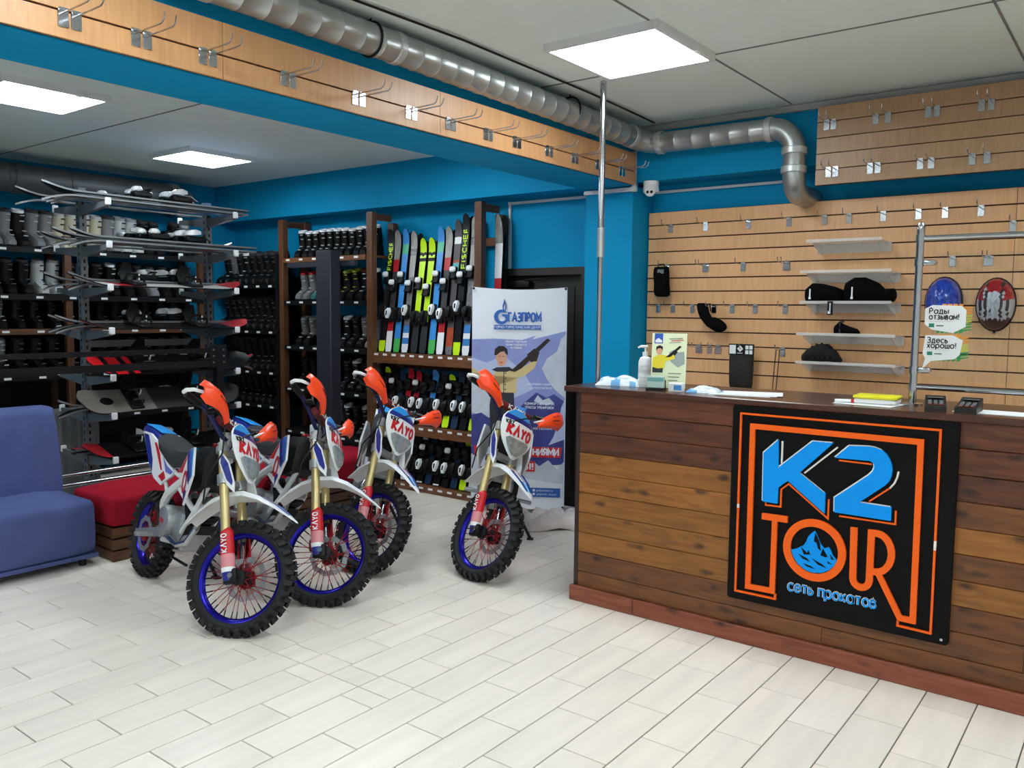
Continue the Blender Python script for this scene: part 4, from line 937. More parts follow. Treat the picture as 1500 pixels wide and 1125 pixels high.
kid2 = ['dark', 'kid_navy', 'dark', 'kid_red', 'dark', 'dark_white', 'kid_navy', 'dark_white', 'dark', 'kid_navy', 'kid_yellow', 'kid_red']
kn = {'kid_yellow': 'short black skis with fluorescent yellow tails', 'dark': 'short plain black skis', 'kid_navy': 'short navy skis', 'kid_red': 'short skis with red fronts and white tails', 'kid_blue': 'short blue and white skis', 'dark_white': 'short black skis with white tips'}
for tier, (zb, kl, hmax, gname) in enumerate(((.588, kid, .50, 'short skis in the middle tier'), (.063, kid2, .44, 'short skis in the bottom tier'))):
    for i, k_ in enumerate(kl):
        x = -5.69+i*.1015; L = hmax-.03*((i*7) % 3)/2
        ski_pair('%s, %s from the left in the %s tier' % (kn[k_], ORD[i], ('middle', 'bottom')[tier]), (x, 5.42, zb), (-.28, -.02, 0), L, k_, gname, (.36, .70), .074, white=(i*5+tier) % 7 > 4, hw=(i*3+tier) % 5 < 3)

# ------------------------------------------------------------------ ski boots
def boot_parts():
    sh = MB()
    for_ = []
    for y, hw, zt, zb in ((.13, .036, .10, .012), (.11, .046, .15, .006), (.05, .05, .16, .006), (-.02, .05, .135, .008), (-.08, .052, .105, .008), (-.13, .05, .085, .008), (-.165, .042, .065, .010), (-.18, .028, .05, .014)):
        for_.append([(-hw, y, zb), (-hw*1.03, y, (zb+zt)/2), (-hw*.7, y, zt), (hw*.7, y, zt), (hw*1.03, y, (zb+zt)/2), (hw, y, zb)])
    sh.loft(for_)
    cu = MB(); R_ = []
    for z_, cy, rx, ry in ((.10, .04, .054, .085), (.16, .035, .056, .082), (.22, .02, .056, .078), (.28, .005, .057, .078), (.315, -.004, .056, .078)):
        R_.append([(rx*math.cos(a), cy+ry*math.sin(a)*(1 if math.sin(a) > 0 else .95), z_+.012*math.sin(a)) for a in [2*PI*k/14 for k in range(14)]])
    cu.loft(R_)
    li = MB(); R_ = []
    for z_, k in ((.312, .86), (.335, .92), (.345, .86), (.342, .7), (.325, .66)): R_.append([(.056*k*math.cos(a), -.006+.078*k*math.sin(a), z_+.016*math.sin(a)) for a in [2*PI*j/14 for j in range(14)]])
    li.loft(R_)
    bu = []
    for z_, y, x in ((.285, -.055, .03), (.235, -.04, .03), (.145, -.075, .034), (.10, -.12, .03)):
        bu.append(MB().rbox((x*.5, y-.02, z_), (.038, .014, .011), .003, 1))
    so = MB().rbox((0, -.02, .006), (.075, .31, .012), .003, 1)
    return sh, cu, li, bu, so
bsh, bcu, bli, bbu, bso = boot_parts()
BM = {}
def boot_mesh(kind, mats):
    if kind not in BM:
        d = {}
        for nm, mb_, m_ in [('shell', bsh, mats[0]), ('cuff', bcu, mats[1]), ('liner', bli, mats[2]), ('sole', bso, BLACK)]+[('buckle', b_, mats[3]) for b_ in bbu]:
            o = obj('tmp', mb_, m_); d.setdefault(nm, []).append(o.data); bpy.data.objects.remove(o)
        BM[kind] = d
    return BM[kind]
BK = {'black_white': (BLACK, BLACK, WHITE, LGREY), 'black': (BLACK, BLACK, mat('boot_liner_dark', '#2b2c30', .8), mat('buckle_dark', '#4a4d52', .5)), 'grey': (mat('boot_grey', '#7c7e82', .5), mat('boot_grey', '#7c7e82', .5), mat('boot_liner_dark', '#2b2c30', .8), LGREY),
      'white': (mat('boot_white', '#b9bcbd', .4), mat('boot_white', '#b9bcbd', .4), mat('boot_liner_grey', '#8f9296', .8), BLACK), 'cream': (mat('boot_cream', '#c4bfa8', .5), mat('boot_cream', '#c4bfa8', .5), LGREY, BLACK),
      'grey_red': (mat('boot_dim_grey', '#6a6a6c', .5), mat('boot_dim_grey', '#6a6a6c', .5), RED, LGREY), 'teal': (mat('boot_teal', '#2a6a6a', .5), BLACK, mat('boot_teal', '#2a6a6a', .5), LGREY), 'green': (BLACK, BLACK, mat('boot_olive', '#8a9a2a', .6), mat('boot_olive', '#8a9a2a', .6)),
      'olive': (mat('boot_olive', '#8a9a2a', .6), mat('boot_olive', '#8a9a2a', .6), BLACK, LGREY), 'black_red': (BLACK, BLACK, DRED, LGREY), 'black_grey': (BLACK, mat('boot_dim_grey', '#6a6a6c', .5), LGREY, LGREY)}
BN = {'black_white': 'black ski boot with white liner rim', 'black': 'plain black ski boot with silver buckles', 'grey': 'mid-grey ski boot', 'white': 'white ski boot with dark buckles', 'cream': 'cream coloured ski boot', 'grey_red': 'grey ski boot with red liner',
      'teal': 'teal and black ski boot', 'green': 'black ski boot with lime green rim', 'olive': 'olive yellow ski boot', 'black_red': 'black ski boot with dark red liner', 'black_grey': 'black ski boot with grey cuff'}
def boot(kind, loc, rz, label, group, sc_=1.0):
    t = thing('ski_boot', label, 'ski boot', loc, (0, 0, rz), group); t.scale = (sc_,)*3
    for nm, ds in boot_mesh(kind, BK[kind]).items():
        for me in ds: part_from(nm, me, t)
def boot_row(kinds, p0, p1, rz, where, group, sc_=1.0):
    n = len(kinds); cnt = {}
    for i, k in enumerate(kinds):
        f = i/(n-1) if n > 1 else 0
        if not k: continue
        p = [a+(b-a)*f for a, b in zip(p0, p1)]
        boot(k, p, rz+random.uniform(-.06, .06), '%s, %s from left, %s' % (BN[k], ORD[i], where), group, sc_*random.uniform(.97, 1.03))
# back boot rack
t = thing('boot_rack', 'tall wooden boot rack on the back wall left of the ski rack', 'rack', (-7.03, 5.33, 0))
for x in (-7.04,):
    for y in (5.36, 5.64): obj('post', MB().box((0, 0, 0), (2.5, .06, .075)), RACKW, t, loc=(x+7.03, y-5.33, 1.25), rot=(0, PI/2, 0), smooth=False)
for z_, m_ in ((2.12, SHELFW), (1.70, BLACKM), (1.25, BLACKM), (.83, BLACKM), (.40, BLACKM)):
    obj('shelf_board', MB().box((0, 0, 0), (1.21, .31, .022)), m_, t, loc=(.62, .175, z_-.012), smooth=False)
    obj('front_board', MB().box((0, 0, 0), (1.21, .018, .045)), m_, t, loc=(.62, .011, z_-.026), smooth=False)
    for k in range(6): obj('price_tag', MB().box((0, 0, 0), (.055, .002, .018)), WHITEP, t, loc=(.10+k*.2, .001, z_-.022), smooth=False)
obj('top_rail', MB().box((0, 0, 0), (.28, .03, .06)), RACKW, t, loc=(-.01, .17, 2.46), rot=(0, 0, PI/2), smooth=False)
obj('back_panel', MB().box((.62, .348, .78), (1.2, .008, 1.1)), BLACKM, t, smooth=False)
boot_row(['black_white']*11, (-6.93, 5.525, 2.12), (-5.86, 5.525, 2.12), .45, 'top shelf, back boot rack', 'boots on the top back shelf', .8)
boot_row(['grey_red', 'grey_red', 'teal', 'teal', 'black', 'green', 'green', 'black_red', 'black_white'], (-6.9, 5.525, 1.70), (-5.87, 5.525, 1.70), .3, 'second shelf, back boot rack', 'boots on the second back shelf', .85)
boot_row(['black_grey', 'black_grey', '', 'olive', 'black', 'black_white', 'black', 'black_grey', 'grey'], (-6.9, 5.525, 1.25), (-5.87, 5.525, 1.25), .3, 'middle shelf, back boot rack', 'boots on the middle back shelf', .85)
boot_row(['black', 'black', 'black', 'black', '', 'black', 'black_white', 'black', 'black_grey'], (-6.9, 5.525, .83), (-5.87, 5.525, .83), .3, 'fourth shelf, back boot rack', 'boots on the fourth back shelf', .85)
boot_row(['', '', 'black', 'black', 'black_grey', 'black_white', 'black', 'black_white', 'black'], (-6.9, 5.525, .40), (-5.87, 5.525, .40), .3, 'lowest shelf, back boot rack', 'boots on the lowest back shelf', .85)
# black shelf unit in the corner
t = thing('corner_shelf', 'black shelving unit in the dark back-left corner', 'shelf', (-8.31, 5.30, 0))
for x in (.03, 1.22):
    for y in (.03, .33): obj('post', MB().box((x, y, 1.08), (.04, .04, 2.16)), BLACKM, t, smooth=False)
for z_ in (1.86, 1.39, .97, .62, .2):
    obj('shelf_board', MB().box((.625, .18, z_-.012), (1.15, .30, .022)), BLACKM, t, smooth=False)
    obj('front_board', MB().box((.625, .012, z_-.02), (1.23, .02, .04)), BLACKM, t, smooth=False)
    for k in range(6): obj('price_tag', MB().box((.10+k*.205, .001, z_-.02), (.055, .002, .02)), WHITEP, t, smooth=False)
obj('back_panel', MB().box((.625, .352, 1.0), (1.22, .008, 1.9)), BLACKM, t, smooth=False)
boot_row(['black', 'black_grey', 'black', 'black_white', 'black', 'black', 'black', 'black', 'black'], (-8.16, 5.50, 1.86), (-7.22, 5.50, 1.86), .2, 'top shelf, black corner unit', 'boots in the corner unit')
boot_row(['black', 'black', 'black', 'black', 'black', 'black', 'black', 'black', 'black'], (-8.16, 5.50, 1.39), (-7.22, 5.50, 1.39), .2, 'second shelf, black corner unit', 'boots in the corner unit')
boot_row(['black', 'black', 'black', 'black', 'black', 'black', 'black', 'black', 'black'], (-8.16, 5.50, .97), (-7.22, 5.50, .97), .2, 'third shelf, black corner unit', 'boots in the corner unit')
boot_row(['black', 'black', 'black', 'black', 'black', 'black', 'black', 'black', 'black'], (-8.16, 5.50, .62), (-7.22, 5.50, .62), .2, 'fourth shelf, black corner unit', 'boots in the corner unit', .9)
# left wall boot shelves
t = thing('boot_shelf', 'long dark shelving full of ski boots along the left wall', 'shelf', (-8.33, 2.4, 0))
for y in (.05, 1.25, 2.6):
    for x in (.05, .40): obj('post', MB().box((0, 0, 0), (2.25, .06, .05)), RACKW, t, loc=(x-.02, y, 1.125), rot=(0, PI/2, 0), smooth=False)
for z_ in (2.13, 1.715, 1.41, 1.0, .6, .2):
    obj('shelf_board', MB().box((0, 0, 0), (2.6, .36, .022)), RACKW if z_ in (1.41,) else BLACKM, t, loc=(.21, 1.32, z_-.012), rot=(0, 0, PI/2), smooth=False)
    obj('front_board', MB().box((0, 0, 0), (2.6, .018, .05)), RACKW if z_ in (1.41,) else BLACKM, t, loc=(.405, 1.32, z_-.025), rot=(0, 0, PI/2), smooth=False)
    for k in range(9): obj('price_tag', MB().box((.4155, .12+k*.29, z_-.025), (.002, .06, .02)), WHITEP, t, smooth=False)
obj('back_panel', MB().box((.012, 1.32, 1.0), (.008, 2.6, 1.95)), BLACKM, t, smooth=False)
gl = 'boots on the left wall shelves'
boot_row(['black', 'grey', 'grey', 'black_white', 'grey', 'grey', 'cream', 'cream', 'cream', 'cream', 'grey', 'white', 'white', 'black', 'black', '', 'black', 'black_grey'], (-8.08, 2.95, 2.13), (-8.08, 4.9, 2.13), PI/2, 'top shelf, left wall', gl)
boot_row(['black', 'black_grey', 'black', 'black', 'white', 'white', 'black', 'grey', 'black', 'black_white', 'black', 'black', 'grey', 'black', 'black', 'black'], (-8.08, 2.92, 1.715), (-8.08, 4.9, 1.715), PI/2, 'second shelf, left wall', gl, .92)
boot_row(['black_grey', 'black_grey', 'black', 'black', 'black', 'black_white', 'black', 'black', 'black', 'black', 'black', 'black', 'black', 'black'], (-8.08, 2.95, 1.41), (-8.08, 4.9, 1.41), PI/2, 'third shelf, left wall', gl, .75)
boot_row(['black', 'black_grey', 'black', 'black', 'black', 'black', 'black', 'black', 'black', 'black', 'black', 'black', 'black', 'black'], (-8.08, 2.95, 1.0), (-8.08, 4.9, 1.0), PI/2, 'fourth shelf, left wall', gl, .95)

# ------------------------------------------------------------------ cantilever steel rack with skis and snowboards
t = thing('cantilever_rack', 'grey perforated steel rack with cantilever arms holding skis and snowboards', 'rack', (-6.5, 3.1, 0))
LV = (2.37, 2.06, 1.75, 1.43, 1.085, .80, .47)
for y, h in ((0, 2.50), (1.06, 2.50)):
    u = obj('upright', MB().span((-.03, y-.026, .0), (.03, y+.026, h)), STEEL, t, smooth=False)
    m = MB()
    for k in range(44): m.box((.0305, y, .1+k*.0545), (.002, .014, .026))
    for k in range(44): m.box((0, y-.0265, .1+k*.0545), (.014, .002, .026))
    obj('slot', m, BLACKM, u, smooth=False, kind='stuff')
    obj('foot', MB().box((0, y, .03), (.80, .05, .06)), STEEL, t, smooth=False)
    for z_ in LV:
        for sd in (-1, 1):
            a = obj('arm', MB().loft([[(sd*.03, y-.016, z_-.075), (sd*.03, y+.016, z_-.075), (sd*.03, y+.016, z_), (sd*.03, y-.016, z_)], [(sd*.40, y-.016, z_-.03), (sd*.40, y+.016, z_-.03), (sd*.40, y+.016, z_+.006), (sd*.40, y-.016, z_+.006)]]), STEEL, t, smooth=False)
            obj('end_cap', MB().rbox((sd*.415, y, z_+.004), (.024, .040, .052), .005, 1), WHITE, a)
obj('cross_beam', MB().span((-.02, .03, 1.30), (.02, 1.03, 1.35)), STEEL, t, smooth=False)
obj('cross_beam', MB().span((-.02, .03, .22), (.02, 1.03, .27)), STEEL, t, smooth=False)
def flat_skis(label, y0, L, x, z_, st_, flip=False, tilt=0, white=True, w_=.085):
    loc = (x, y0 if flip else y0+L, z_+.045)
    return ski_pair(label, loc, (-PI/2, 0, 0) if flip else (-PI/2, 0, PI), L, st_, 'skis on the steel rack', (.36, .56), w_, white)
gsk = 'of the steel rack'
flat_skis('white-tipped black skis at the front of the topmost arms '+gsk, 2.70, 1.66, -6.22, LV[0], 'dark_white')
flat_skis('grey patterned skis in the middle of the topmost arms '+gsk, 2.78, 1.60, -6.335, LV[0], 'grey_pattern')
flat_skis('dark skis on the wall side of the topmost arms '+gsk, 2.72, 1.55, -6.70, LV[0], 'dark_white')
flat_skis('blue and white skis next to the uprights on the topmost arms '+gsk, 2.85, 1.45, -6.425, LV[0], 'kid_blue')
flat_skis('white-edged black skis on the second arms from the top '+gsk, 2.87, 1.55, -6.20, LV[1], 'dark_white')
flat_skis('grey and red skis behind the white-edged pair on the second arms '+gsk, 2.80, 1.6, -6.31, LV[1], 'grey_red')
flat_skis('black skis on the wall side of the second arms '+gsk, 2.90, 1.5, -6.72, LV[1], 'dark')
flat_skis('plain black skis next to the uprights on the second arms '+gsk, 3.0, 1.35, -6.425, LV[1], 'dark_white', True)
flat_skis('white-tipped skis beside the snowboard on the third arms '+gsk, 2.95, 1.40, -6.425, LV[2], 'dark_white')
flat_skis('white and red skis on the wall side of the third arms '+gsk, 2.90, 1.5, -6.70, LV[2], 'white_red')
flat_skis('black skis with a white tip on the fourth arms '+gsk, 2.85, 1.5, -6.425, LV[3], 'dark_white')
flat_skis('red and black skis on the wall side of the fourth arms '+gsk, 2.92, 1.5, -6.70, LV[3], 'red_black')
flat_skis('red skis with white tails on the fifth arms '+gsk, 2.96, 1.58, -6.425, LV[4], 'kid_red', True)
flat_skis('red and black skis on the sixth arms '+gsk, 2.85, 1.35, -6.425, LV[5], 'red_black')
flat_skis('orange-red skis on the lowest arms behind the bench '+gsk, 2.95, 1.3, -6.425, LV[6], 'red_black', True)
def snowboard(label, y0, L, x, z_, mats, pat, tilt=0, bind=True):
    t = thing('snowboard', label, 'snowboard', (x, y0+L/2, z_), (0, tilt, 0), 'snowboards on the steel rack')
    m = MB(); n = 30; top = []; W_ = .135
    fr_ = [k/n for k in range(n+1)]; vs = []
    for f in fr_:
        y = (f-.5)*L; e = min(f, 1-f)*L; k = 1-.1*math.sin(PI*f)
        if e < .16: k *= math.sqrt(max(.02, 1-((.16-e)/.16)**2.3))
        zc = .055*max(0, (.22-e)/.22)**2
        vs += [(-W_*k, y, zc+.004), (W_*k, y, zc+.004), (W_*k, y, zc-.006), (-W_*k, y, zc-.006)]
    fs = []; ms = []
    for i in range(n):
        c = 1
        for ff, cc in pat:
            if (fr_[i]+fr_[i+1])/2 > ff: c = cc
        a, b = 4*i, 4*i+4
        for j in range(4): fs.append((a+j, a+(j+1) % 4, b+(j+1) % 4, b+j)); ms.append(c if j in (0, 2) else 0)
    N_ = len(vs); fs += [(0, 1, 2, 3), (N_-4, N_-3, N_-2, N_-1)]; ms += [0, 0]
    m.v = vs; m.f = fs; m.m = ms
    obj('board', m, [BLACK]+mats, t)
    if bind:
        for y in (-.24, .24):
            q = obj('binding', MB().rbox((0, y, .014), (.22, .10, .02), .005, 1), BLACK, t)
            obj('highback', MB().loft([[(-.10, y-.045, .02), (-.10, y+.045, .02), (-.09, y+.045, .02), (-.09, y-.045, .02)], [(-.135, y-.055, .09), (-.135, y+.055, .09), (-.12, y+.055, .09), (-.12, y-.055, .09)], [(-.12, y-.03, .16), (-.12, y+.03, .16), (-.11, y+.03, .16), (-.11, y-.03, .16)]]), BLACK, q)
            obj('strap', MB().tube([(-.02, y-.055, .03), (-.02, y-.04, .085), (-.02, y+.04, .085), (-.02, y+.055, .03)], .011, 6), BLACK, q)
            obj('strap', MB().tube([(.07, y-.05, .03), (.07, y-.04, .07), (.07, y+.04, .07), (.07, y+.05, .03)], .009, 6), BLACK, q)
            obj('buckle', MB().rbox((-.02, y+.05, .06), (.03, .012, .05), .004, 1), WHITE, q)
    return t
snowboard('white snowboard with red ends on the third arms of the steel rack', 2.92, 1.36, -6.25, LV[2]+.03, [mat('board_white', '#c9c9c4', .4), SKIR], [(0, 1), (.2, 2), (.34, 1), (.9, 2)], .12)
snowboard('red and black tilted snowboard on the fourth arms of the steel rack', 2.95, 1.40, -6.25, LV[3]+.032, [SKIR, BLACK], [(0, 1), (.1, 2), (.86, 1)], .12)
snowboard('red-nosed black snowboard on its edge, fifth arms of steel rack', 2.97, 1.36, -6.23, LV[4]+.08, [RED, BLACK], [(0, 1), (.10, 2), (.13, 1), (.19, 2), (.22, 1), (.26, 2)], .48)
gb = snowboard('grey snowboard with black oval near its nose, sixth arms of steel rack', 2.88, 1.34, -6.22, LV[5]+.10, [mat('board_warm_grey', '#6f6861', .5), mat('board_dark', '#2a2728', .5)], [(0, 1), (.42, 2)], .66)
obj('oval_emblem', MB().prism(ell(0, 0, .05, .04, 24), 0, .002, 0, T(0, -.44, .0062) @ RZ(PI/2) @ RX(-PI/2)), BLACK, gb)
snowboard('dark snowboard with red nose on the lowest arms of the steel rack', 2.93, 1.3, -6.245, LV[6]+.055, [SKIR, BLACK], [(0, 1), (.12, 2)], .3)
# black barrier frame, tall black post, low rail, ribbed panel
t = thing('black_barrier', 'black metal barrier with two horizontal rails in front of the steel rack', 'barrier', (-5.97, 3.9, 0))
for z_, h_ in ((1.275, .035), (1.17, .05)): obj('rail', MB().span((-.02, -2.4, z_-h_/2), (.02, .02, z_+h_/2)), BLACKM, t, smooth=False)
for y in (0, -2.3): obj('post', MB().span((-.03, y-.03, 0), (.03, y+.03, 1.30)), BLACKM, t, smooth=False)
pl = obj('joint_plate', MB().span((.021, -.09, 1.14), (.028, .06, 1.32)), BLACKM, t, smooth=False)
for y in (-.06, .03):
    for z_ in (1.18, 1.23, 1.28): obj('bolt', MB().cyl((.028, y, z_), (.034, y, z_), .008, 6), STEEL, pl)
obj('foot', MB().span((-.25, -.03, 0), (.25, .03, .04)), BLACKM, t, smooth=False)
t = thing('tall_black_post', 'tall dark square post with a cross arm between the racks and the bikes', 'post', (-5.93, 5.0, 0))
obj('post', MB().rbox((0, 0, 1.07), (.20, .12, 2.13), .008, 1), NAVYM, t)
obj('cross_arm', MB().span((-.66, .061, 2.0), (.28, .10, 2.045)), NAVYM, t, smooth=False)
obj('base_plate', MB().rbox((0, 0, .01), (.34, .24, .02), .004, 1), NAVYM, t)
t = thing('low_rail', 'low chrome double rail running behind the red bench', 'rail', (-5.8, 2.45, 0))
obj('rail', MB().cyl((0, -.3, .465), (0, 1.2, .475), .011, 10), CHROME, t)
obj('rail', MB().cyl((.0, -.3, .40), (.0, 1.2, .40), .013, 10), CHROME, t)
for y in (-.28, 1.15): obj('post', MB().cyl((0, y, 0), (0, y, .48), .012, 10), STEEL, t)
t = thing('ribbed_panel', 'grey ribbed plastic crate standing behind the sofa under the steel rack', 'crate', (-7.10, 3.02, 0))
obj('body', MB().span((-.15, -.15, 0.0), (.10, .40, .76)), GREY, t, smooth=False)
for k in range(8): obj('rib', MB().span((.10, -.145+k*.075, .02), (.115, -.12+k*.075, .74)), GREY, t, smooth=False)

# ------------------------------------------------------------------ roll-up banner
AN = math.atan2(.388, .644); BW, BH = .752, 1.80
t = thing('advertising_banner', 'tall white and blue banner reading ГАЗПРОМ with a skier in a yellow jacket', 'banner', (-4.323, 5.105, 0), (0, 0, AN))
m = MB(); rr = []
for k in range(13):
    u = k/12; sag = .02*math.sin(PI*u)
    rr.append([(u*BW, -.004*math.sin(3*PI*u), .03+.0), (u*BW, .002-.004*math.sin(3*PI*u), .03), (u*BW, .002, BH-sag), (u*BW, 0, BH-sag)])
obj('sheet', m.loft(rr), mat('banner_white', '#e6e9f2', .5), t)
pr = MB(); PB = [mat('banner_violet', '#8d97cf', .5, var=.12, scale=(5, 5, 5)), mat('banner_lilac', '#b9c2e2', .5), mat('banner_navy', '#3b3f86', .5, var=.3, scale=(9, 9, 9)), mat('banner_snow', '#c9ccd8', .5, var=.12, scale=(12, 12, 12)), mat('banner_white', '#e6e9f2', .5), CARDB,
                 mat('banner_red', '#cf2430', .5), mat('jacket_sand', '#d8bf86', .6), mat('trousers_dark', '#2b2a35', .6), mat('skin', '#d9a183', .6), mat('hair_dark', '#2f2622', .8), BLACK, mat('sky_dark_blue', '#1d4f9c', .5)]
lay = [0]
def ptx(body, size, w_, mi, x, z_, width, latin=False):
    lay[0] += 1; y = -.0062-.00012*lay[0]
    if latin: pr.text(body, size, 0, mi, T(x, y, z_), width=width)
    else: pr.stext(body, size, w_, y, .0001, mi, T(x, 0, z_), width=width)
def pq(pts, mi):
    lay[0] += 1; y = -.0062-.00012*lay[0]; pr.prism(pts, y, y+.0001, mi)
pq([(0, .40), (0, 1.385), (.175, 1.393), (.396, 1.384), (.45, 1.40), (.511, 1.421), (.48, 1.39), (.60, 1.42), (.745, 1.458), (.745, .40)], 0)
pq([(.0, 1.0), (0, 1.24), (.12, 1.20), (.25, 1.26), (.40, 1.15), (.5, 1.0), (.3, .9)], 1)
pq([(.56, 1.16), (.60, 1.24), (.68, 1.30), (.71, 1.40), (.745, 1.43), (.745, .93), (.66, 1.0), (.60, 1.08)], 3)
pq([(0, .80), (0, 1.08), (.06, 1.05), (.10, .98), (.16, .93), (.22, .90), (.30, .80), (.2, .74)], 3)
pq([(0, .45), (0, .78), (.08, .80), (.14, .76), (.2, .80), (.34, .78), (.40, .86), (.46, .92), (.52, .97), (.60, .93), (.66, .96), (.745, .90), (.745, .40), (.3, .36)], 2)
pq([(.50, .90), (.53, .95), (.57, .91), (.62, .93), (.66, .89), (.6, .87), (.55, .885)], 3)
pq([(.62, .55), (.66, .62), (.69, .72), (.72, .86), (.745, .92), (.745, .6)], 1)
pq([(0, .03), (0, .47), (.05, .44), (.12, .47), (.2, .42), (.3, .36), (.40, .40), (.46, .36), (.50, .42), (.55, .38), (.62, .43), (.69, .36), (.745, .42), (.745, .03)], 3)
pq([(0, .03), (0, .30), (.12, .27), (.3, .24), (.42, .28), (.745, .24), (.745, .03)], 4)
# skier
pq([(.16, .97), (.34, .97), (.345, .84), (.35, .62), (.27, .60), (.255, .80), (.235, .60), (.15, .62), (.145, .86)], 8)
pq([(.155, 1.0), (.15, 1.10), (.05, 1.13), (-.0, 1.165), (0, 1.12), (.10, 1.07), (.155, 1.06), (.19, .975), (.25, .965), (.36, .965), (.365, 1.08), (.42, 1.10), (.50, 1.16), (.53, 1.24), (.50, 1.26), (.46, 1.20), (.40, 1.165), (.34, 1.155), (.28, 1.165), (.19, 1.15)], 7)
pq([(.255, 1.15), (.262, 1.15), (.262, .965), (.255, .965)], 8)
pq([(.30, 1.14), (.33, 1.155), (.60, 1.40), (.625, 1.385), (.40, 1.16), (.345, 1.13)], 10)
pq([(.44, 1.27), (.50, 1.32), (.54, 1.29), (.52, 1.22), (.47, 1.21)], 10)
pq([(.16, 1.145), (.20, 1.165), (.30, 1.17), (.33, 1.15), (.28, 1.13), (.20, 1.13)], 8)
pq([(.21, 1.20)]+[(.237+.045*math.cos(math.radians(a)), 1.235+.06*math.sin(math.radians(a))) for a in range(-140, 200, 20)], 9)
pq([(.18, 1.26), (.185, 1.31), (.215, 1.335), (.255, 1.335), (.285, 1.31), (.29, 1.265), (.275, 1.27), (.26, 1.295), (.225, 1.285), (.205, 1.265)], 10)
for x in (.222, .252): pq([(x-.007, 1.25), (x+.007, 1.25), (x+.007, 1.255), (x-.007, 1.255)], 10)
pq([(.222, 1.208), (.252, 1.208), (.245, 1.2), (.23, 1.2)], 6)
for z_ in (1.12, 1.08, 1.03, .99): pq(ell(.272, z_, .006, .006, 8), 8)
# logo
pq([(.283, 1.60)]+[(.235+.060*math.cos(math.radians(a)), 1.565+.058*math.sin(math.radians(a))) for a in range(75, 345, 15)]+[(.283, 1.585), (.24, 1.585), (.24, 1.57), (.262, 1.565)]+[(.24+.032*math.cos(math.radians(a)), 1.565+.036*math.sin(math.radians(a))) for a in range(330, 90, -20)], 5)
pq([(.258, 1.71), (.27, 1.67), (.274, 1.635), (.262, 1.605), (.246, 1.62), (.242, 1.65), (.252, 1.685)], 12)
pq([(.259, 1.67), (.266, 1.64), (.259, 1.615), (.251, 1.635)], 1)
ptx('ГАЗПРОМ', .066, .22, 5, .292, 1.53, .255)
pq([(.175, 1.468), (.55, 1.468), (.55, 1.502), (.175, 1.502)], 5)
ptx('ГОРНО-ТУРИСТИЧЕСКИЙ ЦЕНТР', .017, .16, 4, .182, 1.476, .36)
for z_, w_, tx_ in ((1.365, .165, 'просторные'), (1.340, .165, 'зоны курорта'), (1.315, .09, 'на склонах')): ptx(tx_, .018, .2, 4, .355-w_/2, z_, w_)
for z_, x0, w_, tx_ in ((1.03, .45, .2, 'на склонах курорта'), (1.0, .47, .17, 'у поселка'), (.872, .43, .23, 'КОМФОРТНЫХ ШИРИН'), (.842, .43, .23, 'ТРАССЫ ТРЕНИРОВОК'), (.675, .50, .15, 'НА ПОЛЯНЕ')): ptx(tx_, .018, .18, 4, x0, z_, w_)
pq([(.03, .452), (.715, .452), (.73, .535), (.02, .535)], 6)
ptx('НИЯМИ', .05, .26, 4, .50, .470, .20)
pq([(.30, .335), (.515, .335), (.515, .42), (.30, .42)], 6)
ptx('Ы!', .05, .26, 4, .425, .352, .075)
pq([(.48, .132), (.72, .132), (.72, .206), (.48, .206)], 5)
ptx('polyanaski.ru', .026, .18, 4, .53, .178, .13, True)
ptx('gazprom_resort', .026, .18, 4, .53, .148, .16, True)
for z_ in (.176, .146): pq([(.50, z_), (.518, z_), (.518, z_+.018), (.50, z_+.018)], 4)
obj('print', pr, PB, t, smooth=False)
for x in (.012, BW-.012):
    for z_ in (.05, BH-.012): obj('eyelet', MB().lathe([(.008, -.004), (.010, -.001), (.010, .003), (.006, .004)], 12, M=T(x, -.008, z_)), BLACKM, t)
obj('stand_arm', MB().tube([(.03, .02, .06), (BW/2, .06, .75), (BW-.02, .02, BH-.03)], .006, 6), BLACKM, t)
obj('stand_arm', MB().tube([(BW-.03, .02, .06), (BW/2, .075, .75), (.02, .02, BH-.03)], .006, 6), BLACKM, t)
obj('stand_foot', MB().tube([(BW/2, .06, .75), (BW/2, .22, .008)], .008, 6).tube([(.02, .02, .06), (.02, .0, .008)], .006, 6).tube([(BW-.02, .02, .06), (BW-.02, .0, .008)], .006, 6), BLACKM, t)
# crumpled cloth on the floor
m = MB(); nx, ny = 26, 14; vs = []
from mathutils import noise as mn
for j in range(ny+1):
    for i in range(nx+1):
        u, v = i/nx*2-1, j/ny*2-1; d = math.sqrt(u*u*.9+v*v*.9); e = max(0, 1-d)
        ed = 1+.18*mn.noise(Vector((math.atan2(v, u)*1.7, 3.1, 0)))
        h = min(.11, .5*e)*(.55+.9*abs(mn.noise(Vector((u*2.6, v*2.1, 1.3))))+.35*mn.noise(Vector((u*6, v*6, 2.2))))
        vs.append((u*.30*ed, v*.17*ed, max(.003, h)))
m.add(vs, [(j*(nx+1)+i, j*(nx+1)+i+1, (j+1)*(nx+1)+i+1, (j+1)*(nx+1)+i) for j in range(ny) for i in range(nx)])
o = obj('crumpled_cloth', m, mat('pale_pink_cloth', '#d9cdc9', .9, bump=.3, bscale=60), None, (-3.52, 5.15, 0), (0, 0, .75), ang=80)
sm_ = o.modifiers.new('thickness', 'SOLIDIFY'); sm_.thickness = .003; sm_.offset = 1
tag(o, 'pale crumpled cloth lying on the floor at the foot of the banner', 'cloth')

